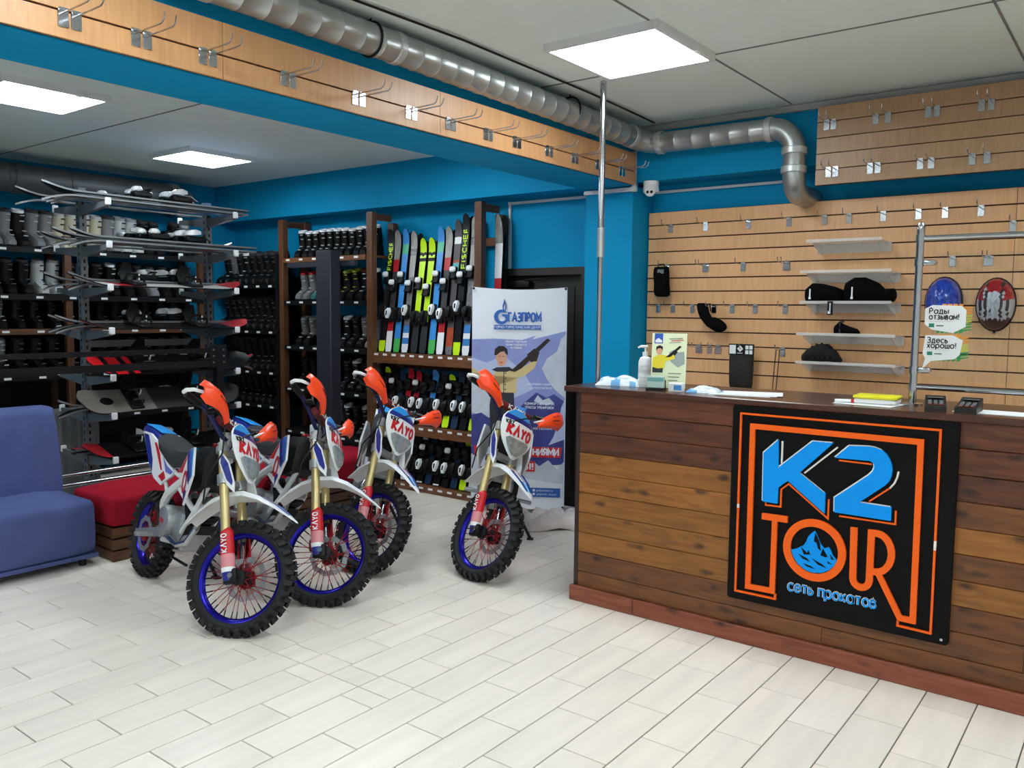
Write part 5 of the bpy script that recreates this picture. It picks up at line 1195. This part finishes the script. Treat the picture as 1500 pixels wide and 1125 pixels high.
# ------------------------------------------------------------------ ducts
def duct(path, r, bands, t, mats, seg=.12, ridge=.003):
    P = [Vector(p) for p in path]; pts = []; rad = []
    for a, b in zip(P, P[1:]):
        n = max(1, int((b-a).length/seg)); 
        for k in range(n):
            q = a.lerp(b, k/n); d = (b-a).normalized()
            pts += [q, q+d*.006, q+d*.012]; rad += [r, r+ridge, r]
    pts.append(P[-1]); rad.append(r)
    return MB().tube(pts, rad, 24)
def elbow(c, r0, u, v, n=10): return [Vector(c)+Vector(u)*r0*math.cos(PI/2*k/n)+Vector(v)*r0*math.sin(PI/2*k/n) for k in range(n+1)]
t = thing('ventilation_duct', 'silver round ventilation duct along the beam, bending down beside the upper slat panel', 'duct', (-2.95, 0, 2.845))
O_ = Vector((-2.95, 0, 2.845))
dz = -.085
sec = [((-2.95, YF, 2.845), (-2.95, .4, 2.845)), ((-2.95, .4, 2.845), (-2.95, 2.9, 2.845)), ((-2.95, 2.9, 2.845), (-2.95, 5.14, 2.845-.03))]
for a, b in sec: obj('duct_section', duct([Vector(a)-O_, Vector(b)-O_], .073, 0, t, GALV), GALV, t)
ZH = 2.775
e1 = [Vector((-2.95, 5.14, 2.815)), Vector((-2.95, 5.19, 2.81)), Vector((-2.93, 5.25, 2.80)), Vector((-2.88, 5.30, 2.79)), Vector((-2.81, 5.31, ZH+.005))]
obj('elbow', MB().tube([p-O_ for p in e1], .073, 24), GALV, t)
obj('duct_section', duct([Vector((-2.81, 5.31, ZH+.005))-O_, Vector((-2.02, 5.31, ZH))-O_], .068, 0, t, GALV), GALV, t)
e2 = elbow((-2.02, 5.31, ZH-.15), .15, (0, 0, 1), (1, 0, 0))
obj('elbow', MB().tube([p-O_ for p in e2], .068, 24), GALV, t)
obj('duct_section', duct([Vector((-1.87, 5.31, ZH-.15))-O_, Vector((-1.87, 5.31, 2.50))-O_], .068, 0, t, GALV), GALV, t)
e3 = elbow((-1.87, 5.31+.13, 2.50), .13, (0, -1, 0), (0, 0, -1))
obj('elbow', MB().tube([p-O_ for p in e3]+[Vector((-1.87, 5.68, 2.37))-O_], .068, 24), GALV, t)
for p, d in (((-2.95, .4, 2.845), (0, 1, 0)), ((-2.95, 2.9, 2.845), (0, 1, 0)), ((-2.95, 1.9, 2.845), (0, 1, 0)), ((-2.95, 5.14, 2.816), (0, 1, 0)), ((-2.80, 5.31, ZH+.005), (1, 0, 0)), ((-2.03, 5.31, ZH), (1, 0, 0)), ((-1.87, 5.31, ZH-.15), (0, 0, 1)), ((-1.87, 5.31, 2.51), (0, 0, 1))):
    p = Vector(p)-O_; d = Vector(d)*.022
    obj('joint_band', MB().tube([p-d, p-d*.8, p+d*.8, p+d], [.074, .0775, .0775, .074], 24), mat('duct_tape', '#c4c7c8', .4, .6), t)
for y in (1.15, 2.75, 4.4):
    obj('hanger_strap', MB().tube([Vector((-2.95+.078*math.cos(a), y, 2.845+.078*math.sin(a)))-O_ for a in [2*PI*k/20 for k in range(20)]], .006, 5, closed=True).cyl(Vector((-2.95, y, 2.92))-O_, Vector((-2.95, y, ZC-.002))-O_, .004, 6), BLACKM, t)
t = thing('grey_duct', 'wide dull grey duct under the ceiling along the left wall', 'duct', (-7.95, 3, 2.72))
obj('duct_section', duct([(0, -4, 0), (0, 1.7, 0)], .125, 0, t, DUCTD, .5, .006), DUCTD, t)
obj('elbow', MB().tube([(0, 1.7, 0)]+[Vector((-.0, 1.7, 0))+Vector((-.2+.2*math.cos(a), .2*math.sin(a), -.03*math.sin(a))) for a in [PI/2*k/8 for k in range(1, 9)]]+[(-.38, 1.9, -.03)], .125, 22), DUCTD, t)
obj('joint_band', MB().tube([(0, 1.66, 0), (0, 1.74, 0)], .132, 22), GALV, t)
obj('joint_band', MB().tube([(0, .2, 0), (0, .28, 0)], .132, 22), DUCTD, t)
t = thing('ceiling_cable', 'black cable running above the silver duct', 'cable', (-2.83, 0, 2.93))
obj('cable', MB().tube([(0, -3, 0), (.02, .5, .0), (.0, 2.2, -.002), (.05, 3.2, -.004), (.02, 4.4, -.002), (-.02, 5.3, -.01)], .006, 6), BLACK, t)
# conduits, camera
CON = mat('white_conduit', '#ccd2d4', .5)
def conduit(label, pts, s_=.02):
    t = thing('cable_conduit', label, 'conduit', pts[0]); o0 = Vector(pts[0])
    for a, b in zip(pts, pts[1:]):
        a, b = Vector(a)-o0, Vector(b)-o0; d = [abs(x) for x in (b-a)]; obj('channel', MB().box((a+b)/2, [x+s_ for x in d]), CON, t, smooth=False)
    for p in pts[1:-1]: obj('corner_piece', MB().box(Vector(p)-o0, (s_*1.35,)*3), CON, t, smooth=False)
conduit('white conduit dropping to the dark door left of the column', [(-3.47, 5.684, 2.515), (-4.40, 5.684, 2.515), (-4.40, 5.684, 1.98)])
conduit('white conduit around the head of the blue column', [(-3.44, 5.367, 2.49), (-3.038, 5.367, 2.49), (-3.038, 5.367, 2.74)], .026)
conduit('grey conduit under the back beam between column and duct', [(-3.02, 5.684, 2.50), (-1.95, 5.684, 2.50)], .018)
t = thing('security_camera', 'white dome security camera with two dark lenses at the head of the column', 'camera', (-2.955, 5.47, 2.55), (0, 0, .3))
obj('base', MB().lathe([(.002, 0), (.055, 0), (.057, -.02), (.048, -.035), (.002, -.035)], 22, M=RX(PI/2) @ RX(0)), WHITE, t, loc=(0, 0, -.0), rot=(0, 0, 0))
h_ = obj('dome', MB().lathe([(.055, .03), (.058, 0), (.05, -.03), (.034, -.05), (.002, -.058)], 22, M=RX(-PI/2)), WHITE, t, loc=(0, 0, -.05))
h_.data.transform(Matrix.Scale(1, 4))
fc = obj('lens_face', MB().lathe([(.002, -.012), (.034, -.010), (.040, 0), (.036, .02)], 20, M=RX(.5)), WHITE, t, loc=(0, -.04, -.075))
for x in (-.014, .014): obj('lens', MB().lathe([(.002, -.006), (.009, -.005), (.010, .004)], 14, M=RX(.5)), BLACK, fc, loc=(x, -.013, -.006))

# ------------------------------------------------------------------ slatwall hooks
def hook_mesh(L, double=False):
    pl = MB().rbox((0, -.003, -.026), (.036 if not double else .05, .003, .058), .002, 1).box((0, -.004, .004), (.03, .008, .01))
    pg = []
    for x in ((0,) if not double else (-.012, .012)):
        pg.append(MB().tube([(x, -.004, -.008), (x, -L*.88, -.006), (x, -L*.96, .004), (x, -L, .028)], .003, 6))
    return pl, pg
HM = {}
def hook(x, y, z, rz, label, group, L=.17, double=False):
    k = (L, double)
    if k not in HM:
        pl, pg = hook_mesh(L, double); ds = []
        for n_, m_ in [('plate', pl)]+[('prong', q) for q in pg]:
            o = obj('tmp', m_, CHROME); ds.append((n_, o.data)); bpy.data.objects.remove(o)
        HM[k] = ds
    t = thing('slatwall_hook', label, 'hook', (x, y, z), (0, 0, rz), group)
    for n_, d in HM[k]: part_from(n_, d, t)
for i, y in enumerate((1.424, 1.68, 1.951, 2.336, 2.736, 3.084, 3.38, 3.693, 3.956, 4.281, 4.568, 4.857, 5.163)):
    for j, dy in enumerate((-.022, .022)):
        hook(-3.0205, y+dy, 2.608, PI/2, 'chrome hook on the timber-clad beam, %s pair from the left, %s hook of it' % (ORD[i], ('left', 'right')[j]), 'hooks on the beam', .2)
for xs, z_, nm in (((-2.855, -2.582, -2.267, -1.988, -1.756, -1.603, -1.398, -1.195, -1.049, -.86), 2.244, 'top row of hooks'), ((-2.573, -2.295, -1.992, -.995, -.807), 1.955, 'second row of hooks'),
                   ((-2.938, -2.82, -2.665, -2.365, -2.198, -1.99), 1.665, 'third row of hooks'), ((-2.606, -2.525, -2.46, -1.998), 1.378, 'lowest row of hooks')):
    for i, x in enumerate(xs): hook(x, 5.599, z_, 0, 'chrome hook on the lower slat wall, %s from left in the %s' % (ORD[i], nm), 'hooks on the lower slat wall', .15, i % 2 == 0 and nm[0] != 't')
hook(-.694, 5.599, 2.147, 0, 'chrome hook alone below the top row, at the right end of the slat wall', 'hooks on the lower slat wall', .15)
hook(-2.875, 5.599, 1.955, 0, 'chrome hook carrying the black pouch on the slat wall', 'hooks on the lower slat wall', .15)
hook(-2.50, 5.599, 1.665, 0, 'chrome hook carrying the black sock on the slat wall', 'hooks on the lower slat wall', .15)
hook(-2.245, 5.599, 1.378, 0, 'chrome hook carrying the mesh bag on the slat wall', 'hooks on the lower slat wall', .15)
for xs, z_, nm in (((-1.692, -1.651, -1.405, -1.337, -1.12, -1.075, -.85, -.803), 2.793, 'upper'), ((-1.67, -1.627, -1.425, -1.381, -1.149, -1.091, -.882, -.808), 2.505, 'lower')):
    for i, x in enumerate(xs): hook(x, 5.359, z_, 0, 'chrome hook on the upper slat panel, %s from left in its %s row' % (ORD[i], nm), 'hooks on the upper slat panel', .15)

# ------------------------------------------------------------------ acrylic shelves and goods on the slat wall
for i, (z_, x0, x1) in enumerate(((2.06, -1.79, -1.34), (1.87, -1.82, -1.28), (1.678, -1.815, -1.27), (1.478, -1.83, -1.24), (1.298, -1.83, -1.23))):
    t = thing('acrylic_shelf', 'clear acrylic shelf on the slat wall, %s from the top' % ORD[i], 'shelf', ((x0+x1)/2, 5.599, z_), group='clear shelves on the slat wall')
    w_ = (x1-x0)/2
    obj('plate', MB().box((0, -.118, 0), (2*w_, .236, .005)), FROST, t, smooth=False)
    obj('front_lip', MB().box((0, -.238, .006), (2*w_, .004, .018)), FROST, t, smooth=False)
    obj('back_flange', MB().box((0, -.003, -.03), (2*w_, .004, .055)), FROST, t, smooth=False)
    for sd in (-1, 1): obj('bracket', MB().prism([(0, -.0025), (0, -.07), (.012, -.07), (.2, -.012), (.2, -.0025)], -.002, .002, 0, T(sd*(w_-.03), 0, 0) @ RZ(-PI/2)), FROST, t, smooth=False)
def blob(name, label, cat, loc, secs, m_, rot=(0, 0, 0), extra=None, ns=14, wob=.08):
    """soft goods: secs = (x, ry, rz, cz)"""
    t = thing(name, label, cat, loc, rot); m = MB(); R_ = []
    for i, (x, ry, rz, cz) in enumerate(secs):
        R_.append([(x, ry*math.cos(a)*(1+wob*mn.noise(Vector((x*18, a*2, 1)))), cz+rz*math.sin(a)*(1+wob*mn.noise(Vector((x*14, a*2.3, 5))))) for a in [2*PI*k/ns for k in range(ns)]])
    obj('body', m.loft(R_), m_, t, ang=80)
    return t
t = blob('knee_pad', 'black padded sleeve with white mark, left one on the middle clear shelf', 'pad', (-1.69, 5.47, 1.6835), [(-.12, .03, .03, .04), (-.115, .055, .045, .05), (-.08, .07, .062, .064), (-.02, .07, .06, .062), (.05, .065, .05, .052), (.10, .055, .042, .044), (.115, .03, .025, .03)], BLACKF, extra=1)
obj('logo_mark', MB().box((-.075, -.0755, .06), (.008, .003, .05)).box((-.075, -.0765, .028), (.014, .003, .014)), WHITE, t, smooth=False)
obj('swing_tag', MB().box((.07, -.128, -.035), (.035, .002, .085)).box((.07, -.130, -.035), (.006, .001, .06), 1).box((.066, -.13, -.062), (.016, .001, .016), 1), [BLACK, WHITE], t, smooth=False)
t = blob('knee_pad', 'larger black padded sleeve with white mark, right one on the middle clear shelf', 'pad', (-1.42, 5.46, 1.6835), [(-.145, .03, .04, .06), (-.14, .06, .06, .065), (-.09, .07, .078, .08), (-.03, .07, .078, .08), (.05, .06, .06, .06), (.09, .045, .04, .045), (.10, .05, .042, .046), (.14, .05, .042, .046), (.15, .03, .025, .046)], BLACKF)
obj('logo_mark', MB().box((-.085, -.0765, .065), (.008, .003, .06)).box((-.085, -.0775, .028), (.014, .003, .014)), WHITE, t, smooth=False)
t = blob('toe_warmer', 'small black cover lying alone on the fourth clear shelf', 'cover', (-1.55, 5.47, 1.4835), [(-.075, .02, .014, .016), (-.07, .04, .028, .03), (-.045, .045, .04, .042), (-.02, .045, .032, .034), (.02, .045, .024, .026), (.06, .04, .018, .02), (.075, .025, .008, .014)], BLACKF)
obj('strap', MB().tube([(-.03, -.047, .01), (-.035, -.03, .08), (-.03, .03, .08)], .006, 6), BLACK, t)
t = blob('knitted_hat', 'black knitted textured hat lying on the lowest clear shelf', 'hat', (-1.70, 5.47, 1.3035), [(-.115, .03, .010, .012), (-.11, .06, .026, .028), (-.07, .085, .045, .047), (-.02, .09, .058, .06), (.04, .085, .055, .057), (.09, .07, .035, .037), (.12, .04, .012, .016)], mat('black_knit', '#0d0d10', .95, bump=.8, bscale=55), wob=.2)
for k in range(7):
    obj('knit_rib', MB().tube([(-.09+k*.03, -.088*math.sqrt(max(.1, 1-((k-3)/4.2)**2)), .02), (-.09+k*.03, -.05, .045+.02*(1-((k-3)/4)**2)), (-.09+k*.03, 0, .05+.07*(1-((k-3)/3.6)**2))], .008, 6), MATS['black_knit'], t)
t = thing('black_pouch', 'black fabric pouch hanging at the left end of the slat wall', 'pouch', (-2.873, 5.505, 1.94))
m = MB(); R_ = []
for z_, rx, ry, cx in ((.0, .055, .02, 0), (-.02, .062, .03, 0), (-.06, .062, .04, .0), (-.12, .058, .045, .005), (-.18, .062, .045, .008), (-.205, .058, .038, .012), (-.215, .04, .02, .012)): R_.append([(cx+rx*math.cos(a), ry*math.sin(a), z_) for a in [2*PI*k/16 for k in range(16)]])
obj('body', m.loft(R_), BLACKF, t, ang=80)
obj('hang_loop', MB().tube([(-.03, 0, -.005), (-.02, .0, .018), (.02, 0, .018), (.03, 0, -.005)], .005, 6), BLACK, t)
obj('label_patch', MB().rbox((.01, -.033, -.035), (.05, .004, .03), .001, 1), GREY, t)
t = thing('black_sock', 'black sock-like bootie hanging from a hook in the middle of the slat wall', 'sock', (-2.50, 5.50, 1.68))
m = MB(); R_ = []
for x, z_, r_ in ((-.045, .0, .03), (-.045, -.012, .042), (-.035, -.06, .042), (-.015, -.10, .045), (.025, -.13, .048), (.075, -.155, .044), (.115, -.172, .034), (.135, -.178, .014)):
    k_ = min(1, max(0, (x+.02)/.06)); R_.append([(x+r_*math.cos(a)*(1-k_*.45), .03*math.sin(a)*r_/.042, z_+r_*math.cos(a)*k_*.9) for a in [2*PI*k/14 for k in range(14)]])
obj('body', m.loft(R_), BLACKF, t, ang=80)
obj('cuff_tab', MB().tube([(-.02, 0, -.01), (.02, -.02, -.005), (.028, -.022, -.06)], .006, 6), BLACK, t)
t = thing('mesh_bag', 'dark mesh bag with black and white header card hanging on the slat wall', 'bag', (-2.245, 5.50, 1.40))
m = MB(); R_ = []
for z_, rx, ry in ((-.06, .085, .006), (-.12, .085, .02), (-.2, .082, .03), (-.27, .08, .028), (-.30, .076, .01)): R_.append([(rx*max(-1, min(1, 1.3*math.cos(a))), ry*math.sin(a), z_) for a in [2*PI*k/16 for k in range(16)]])
obj('net_body', m.loft(R_), mat('dark_mesh_fabric', '#1d1814', .8, bump=.6, bscale=120), t, ang=70)
obj('header_card', MB().box((0, -.008, -.035), (.18, .004, .075)), BLACK, t, smooth=False)
m = MB().box((-.062, -.0105, -.035), (.045, .001, .06)).box((.04, -.0105, -.02), (.022, .001, .026)).box((.068, -.0105, -.02), (.022, .001, .026)).box((.04, -.0105, -.052), (.022, .001, .026)).box((.068, -.0105, -.052), (.022, .001, .026)).box((-.01, -.0105, -.06), (.04, .001, .004))
m.prism([(-.03, -.03), (-.008, -.008), (.014, -.03), (-.008, -.052)], -.0108, -.0102)
obj('card_print', m, WHITEP, t, smooth=False, kind='stuff')
t = thing('cord_loop', 'thin dark cord loop hanging from the right hook of the lowest row', 'cord', (-1.998, 5.51, 1.37))
obj('cord', MB().tube([(-.012, 0, .0), (-.02, 0, -.1), (-.028, 0, -.27), (-.02, 0, -.285), (-.005, 0, -.27), (.006, 0, -.1), (.01, 0, .0)], .003, 6), BLACK, t)
# helmets
def helmet(label, loc, mats, style):
    t = thing('bike_helmet', label, 'helmet', loc, (0, 0, 0), 'helmets on the slat wall')
    nu, nv = 32, 12; vs = []; ms = []
    def dome(sc_, vents):
        R_ = []
        for j in range(nv+1):
            ph_ = j/nv*PI/2; r_ = []
            for i in range(nu):
                a = 2*PI*i/nu; x, z_ = math.cos(a)*math.cos(ph_)*.098, math.sin(a)*math.cos(ph_)*.145*(1.0 if math.sin(a) > 0 else 1.06); y = -math.sin(ph_)*.12
                k = sc_
                if vents and abs(x) < .085 and j > 1:
                    lane = (x/.026) % 1
                    if .38 < lane < .68 and abs(z_-.01) < .105 and (z_ < .03 or z_ > .045): k *= .90
                r_.append((x*k, y*k, z_*k))
            R_.append(r_)
        return R_
    R_ = dome(1, True); m = MB(); n0 = 0
    m.loft(R_)
    fs = []
    for q, f in enumerate(m.f):
        c = [sum(m.v[i][k] for i in f)/len(f) for k in range(3)]
        rr = math.sqrt((c[0]/.098)**2+(c[1]/.12)**2+(c[2]/.145)**2)
        mi = 0
        if style == 'red':
            lane = abs(c[0]); mi = 1 if (.03 < lane < .045 or .062 < lane < .075) else 0
            if c[2] > .07 and lane < .035: mi = 2
            if lane > .05 and c[2] > .02: mi = 2
            if c[2] < -.09: mi = 3
        if rr < .935 and len(f) == 4: mi = 4
        m.m[q] = mi
    obj('shell', m, mats, t, ang=50)
    obj('rim', MB().tube([(.098*math.cos(a), .004, .145*math.sin(a)*(1 if math.sin(a) > 0 else 1.06)) for a in [2*PI*k/28 for k in range(28)]], .008, 6, closed=True), BLACK, t)
    obj('chin_strap', MB().tube([(-.08, -.01, .04), (-.03, -.005, -.11), (.0, .004, -.17), (.03, -.005, -.11), (.08, -.01, .04)], .006, 6), BLACK, t)
    return t
helmet('glossy blue bike helmet on the slat wall behind the speech-bubble cards', (-1.03, 5.586, 1.69), [mat('helmet_blue', '#2347b0', .25, var=.5, scale=(40, 40, 40), coat=.6), WHITE, WHITE, BLACK, BLACK], 'blue')
helmet('red, white and dark grey bike helmet at the right of the slat wall', (-.755, 5.586, 1.68), [mat('helmet_grey', '#b9bbbf', .3, coat=.5), mat('helmet_dark', '#3a3033', .35), mat('helmet_red', '#a81f2c', .3, coat=.5), mat('helmet_maroon', '#4a2326', .4), BLACK], 'red')

# ------------------------------------------------------------------ things on the countertop
def crumple(name, label, cat, loc, w_, d_, h_, m_, rot=0, seed=0, ex=None):
    t = thing(name, label, cat, loc, (0, 0, rot)); m = MB(); nx, ny = 14, 10; top = []; 
    for j in range(ny+1):
        for i in range(nx+1):
            u, v = i/nx*2-1, j/ny*2-1; e = (1-abs(u)**3)*(1-abs(v)**3)
            top.append((u*w_/2*(1+.05*mn.noise(Vector((v*2, seed, 0)))), v*d_/2*(1+.06*mn.noise(Vector((u*2, seed, 4)))), .002+h_*e**.5*(.72+.5*mn.noise(Vector((u*2.2+seed, v*2.2, seed))))))
    N_ = len(top); bot = [(x, y, 0.0005) for x, y, z_ in top]
    m.add(top+bot, [(j*(nx+1)+i, j*(nx+1)+i+1, (j+1)*(nx+1)+i+1, (j+1)*(nx+1)+i) for j in range(ny) for i in range(nx)]+[(N_+j*(nx+1)+i, N_+(j+1)*(nx+1)+i, N_+(j+1)*(nx+1)+i+1, N_+j*(nx+1)+i+1) for j in range(ny) for i in range(nx)]
          +[(i, N_+i, N_+i+1, i+1) for i in range(nx)]+[(ny*(nx+1)+i, ny*(nx+1)+i+1, N_+ny*(nx+1)+i+1, N_+ny*(nx+1)+i) for i in range(nx)]+[(j*(nx+1), (j+1)*(nx+1), N_+(j+1)*(nx+1), N_+j*(nx+1)) for j in range(ny)]+[(j*(nx+1)+nx, N_+j*(nx+1)+nx, N_+(j+1)*(nx+1)+nx, (j+1)*(nx+1)+nx) for j in range(ny)])
    for q in range(len(m.f)):
        c = m.v[m.f[q][0]]; m.m[q] = 1 if (isinstance(m_, list) and mn.noise(Vector((c[0]*22, c[1]*22, seed+9))) > .25) else 0
    obj('body', m, m_, t, ang=50); return t
PACK = mat('plastic_wrap', '#dfe8ef', .2, coat=.4); PACKB = mat('wrap_blue', '#6fa8d6', .3)
crumple('wipes_pack', 'white and blue plastic pack lying at the left end of the counter', 'pack', (-2.37, 4.08, CZ), .25, .13, .062, [PACK, PACKB], .25, 1)
crumple('tissue_pack', 'small crumpled white and blue pack beside the papers on the counter', 'pack', (-1.83, 4.02, CZ), .17, .12, .034, [PACK, PACKB], .1, 2)
t = thing('pump_bottle', 'white pump dispenser bottle beside the yellow leaflet on the counter', 'bottle', (-2.225, 4.10, CZ))
obj('body', MB().lathe([(.002, 0), (.034, 0), (.037, .006), (.037, .075), (.0355, .08), (.037, .085), (.036, .14), (.028, .16), (.014, .168), (.014, .175)], 20, M=RX(PI/2)), mat('bottle_white', '#e3e6e8', .35), t)
obj('collar', MB().cyl((0, 0, .172), (0, 0, .192), .016, 14), WHITE, t)
obj('pump_head', MB().cyl((0, 0, .19), (0, 0, .215), .005, 8).rbox((-.008, 0, .222), (.045, .018, .014), .004, 1).tube([(-.03, 0, .222), (-.044, 0, .214)], .005, 7), WHITE, t)
for z_ in (.02, .04, .06, .1, .12): obj('rib', MB().lathe([(.0372, -.001), (.0382, 0), (.0372, .001)], 20, M=RX(PI/2), closed=False), WHITE, t, loc=(0, 0, z_))
t = thing('leaflet_stand', 'yellow-green leaflet with a skier in a clear holder on the counter', 'leaflet', (-2.045, 4.02, CZ), (-.10, 0, .28))
obj('leaflet', MB().box((0, 0, .155), (.185, .0015, .29)), mat('leaflet_paper', '#e4ecc6', .5), t, smooth=False)
obj('holder_back', MB().box((0, .004, .155), (.19, .003, .30)), GLASS, t, smooth=False)
obj('holder_foot', MB().box((0, -.025, .004), (.19, .07, .003)), GLASS, t, smooth=False)
pr = MB(); lay[0] = 0
def lq(pts, mi):
    lay[0] += 1; y = -.0014-.00008*lay[0]; pr.prism(pts, y, y+.00007, mi)
lq([(-.08, .245), (-.035, .245), (-.035, .298), (-.08, .298)], 0); lq([(-.075, .25), (-.04, .25), (-.04, .262), (-.06, .275), (-.075, .262)], 4)
lq([(.0, .20), (.03, .215), (.05, .20), (.08, .205), (.085, .14), (.05, .12), (.01, .15)], 5)
lq([(-.085, .09), (-.03, .09), (-.028, .125), (-.085, .125)], 2)
lq([(-.088, .12), (-.085, .17), (-.055, .185), (-.03, .185), (.0, .18), (.03, .19), (.032, .165), (.0, .155), (-.018, .15), (-.022, .115), (-.06, .112)], 1)
lq([(-.02, .17), (.055, .235), (.066, .23), (.01, .175)], 3); lq([(.015, .20), (.035, .215), (.045, .2), (.03, .18)], 3)
lq(ell(-.052, .205, .016, .02, 16), 6); lq([(-.07, .205), (-.068, .228), (-.05, .236), (-.034, .228), (-.034, .208), (-.045, .22), (-.06, .218)], 3)
for k in range(3): lq([(.0, .085-.018*k), (.07-.01*k, .085-.018*k), (.07-.01*k, .089-.018*k), (.0, .089-.018*k)], 7)
lq([(0, .268), (.07, .272), (.07, .276), (0, .272)], 7); lq([(.01, .258), (.075, .262), (.075, .266), (.01, .262)], 8); lq([(0, .248), (.06, .252), (.06, .255), (0, .251)], 7)
obj('print', pr, [mat('logo_blue', '#1e55b8', .5), mat('jacket_yellow', '#e6d22c', .5), mat('trousers_dark', '#2b2a35', .6), BLACK, WHITEP, mat('mountain_grey', '#9aa5a4', .5), mat('skin', '#d9a183', .6), GREY, RED], t, smooth=False)
t = thing('card_holder', 'small holder with pale green cards in front of the leaflet', 'holder', (-2.075, 3.945, CZ), (0, 0, .2))
obj('tray', MB().box((0, 0, .006), (.095, .05, .012)).box((0, .02, .03), (.095, .004, .05)), BLACK, t, smooth=False)
obj('cards', MB().box((0, .002, .045), (.09, .02, .06)), mat('card_green', '#bcd8d0', .5), t, smooth=False)
obj('card_stripe', MB().box((0, -.0085, .058), (.09, .001, .02)), mat('card_teal', '#6ea8a8', .5), t, smooth=False)
t = thing('small_carton', 'small white carton with blue print right of the leaflet', 'box', (-1.965, 3.965, CZ), (0, 0, .2))
obj('carton', MB().rbox((0, 0, .022), (.075, .05, .044), .002, 1), WHITEP, t)
obj('print_panel', MB().box((.012, -.0256, .022), (.04, .001, .026)), SKYB, t, smooth=False)
t = thing('paper_stack', 'loose white papers lying on the counter near the sign', 'paper', (-1.62, 4.06, CZ), (0, 0, .15))
for k in range(3): obj('sheet', MB().box((.02*k-.02, .012*k, .0012+.0016*k), (.30, .21, .001)), WHITEP, t, rot=(0, 0, .09*k), smooth=False)
t = thing('yellow_box', 'flat white box with bright yellow lid beside the chrome post', 'box', (-1.00, 4.06, CZ+.0025), (0, 0, .05))
obj('base', MB().rbox((0, 0, .012), (.18, .13, .024), .006, 1), WHITE, t)
obj('lid', MB().rbox((0, 0, .031), (.19, .14, .014), .006, 2), mat('lid_yellow', '#e8e01e', .35), t)
t = thing('paper_sheet', 'white paper sheet lying under the yellow box', 'paper', (-1.03, 4.03, CZ), (0, 0, -.1))
obj('sheet', MB().box((0, 0, .0011), (.26, .20, .0012)), WHITEP, t, smooth=False)
t = thing('marker_pen', 'red and white marker pen left of the yellow box', 'pen', (-1.13, 3.99, CZ+.0105), (0, 0, .5))
obj('barrel', MB().cyl((-.04, 0, 0), (.03, 0, 0), .0085, 10), WHITE, t); obj('cap', MB().cyl((.03, 0, 0), (.06, 0, 0), .0095, 10), RED, t)
for i, (x, y, r_, lab) in enumerate(((-.745, 3.985, .2, 'black card terminal right of the chrome post'), (-.615, 3.985, -.02, 'black card terminal near the right edge of the photo'))):
    t = thing('card_terminal', lab, 'card terminal', (x, y, CZ), (0, 0, r_), 'card terminals on the counter')
    obj('body', MB().loft([[(-.042, -.075, 0), (.042, -.075, 0), (.042, -.075, .022), (-.042, -.075, .022)], [(-.042, .0, 0), (.042, .0, 0), (.042, .0, .034), (-.042, .0, .034)], [(-.040, .075, 0), (.040, .075, 0), (.040, .075, .056), (-.040, .075, .056)]]), mat('terminal_black', '#1b1c1a', .4), t)
    obj('display', MB().box((0, .045, .0500), (.06, .035, .002), 0, T(0, 0, 0)), GREY, t, rot=(0, 0, 0))
    for k in range(4):
        for j in range(3): obj('key', MB().rbox((-.022+j*.022, -.055+k*.018, .0285+k*.0036), (.015, .011, .005), .0015, 1), GREY if k else mat('key_red', '#8a3a34', .5), t)
t = thing('paper_strip', 'long white papers along the right end of the counter', 'paper', (-.46, 4.01, CZ), (0, 0, -.04))
for k in range(2): obj('sheet', MB().box((.03*k, .01*k, .0011+.0016*k), (.42, .15, .0012)), WHITEP, t, rot=(0, 0, .03*k), smooth=False)
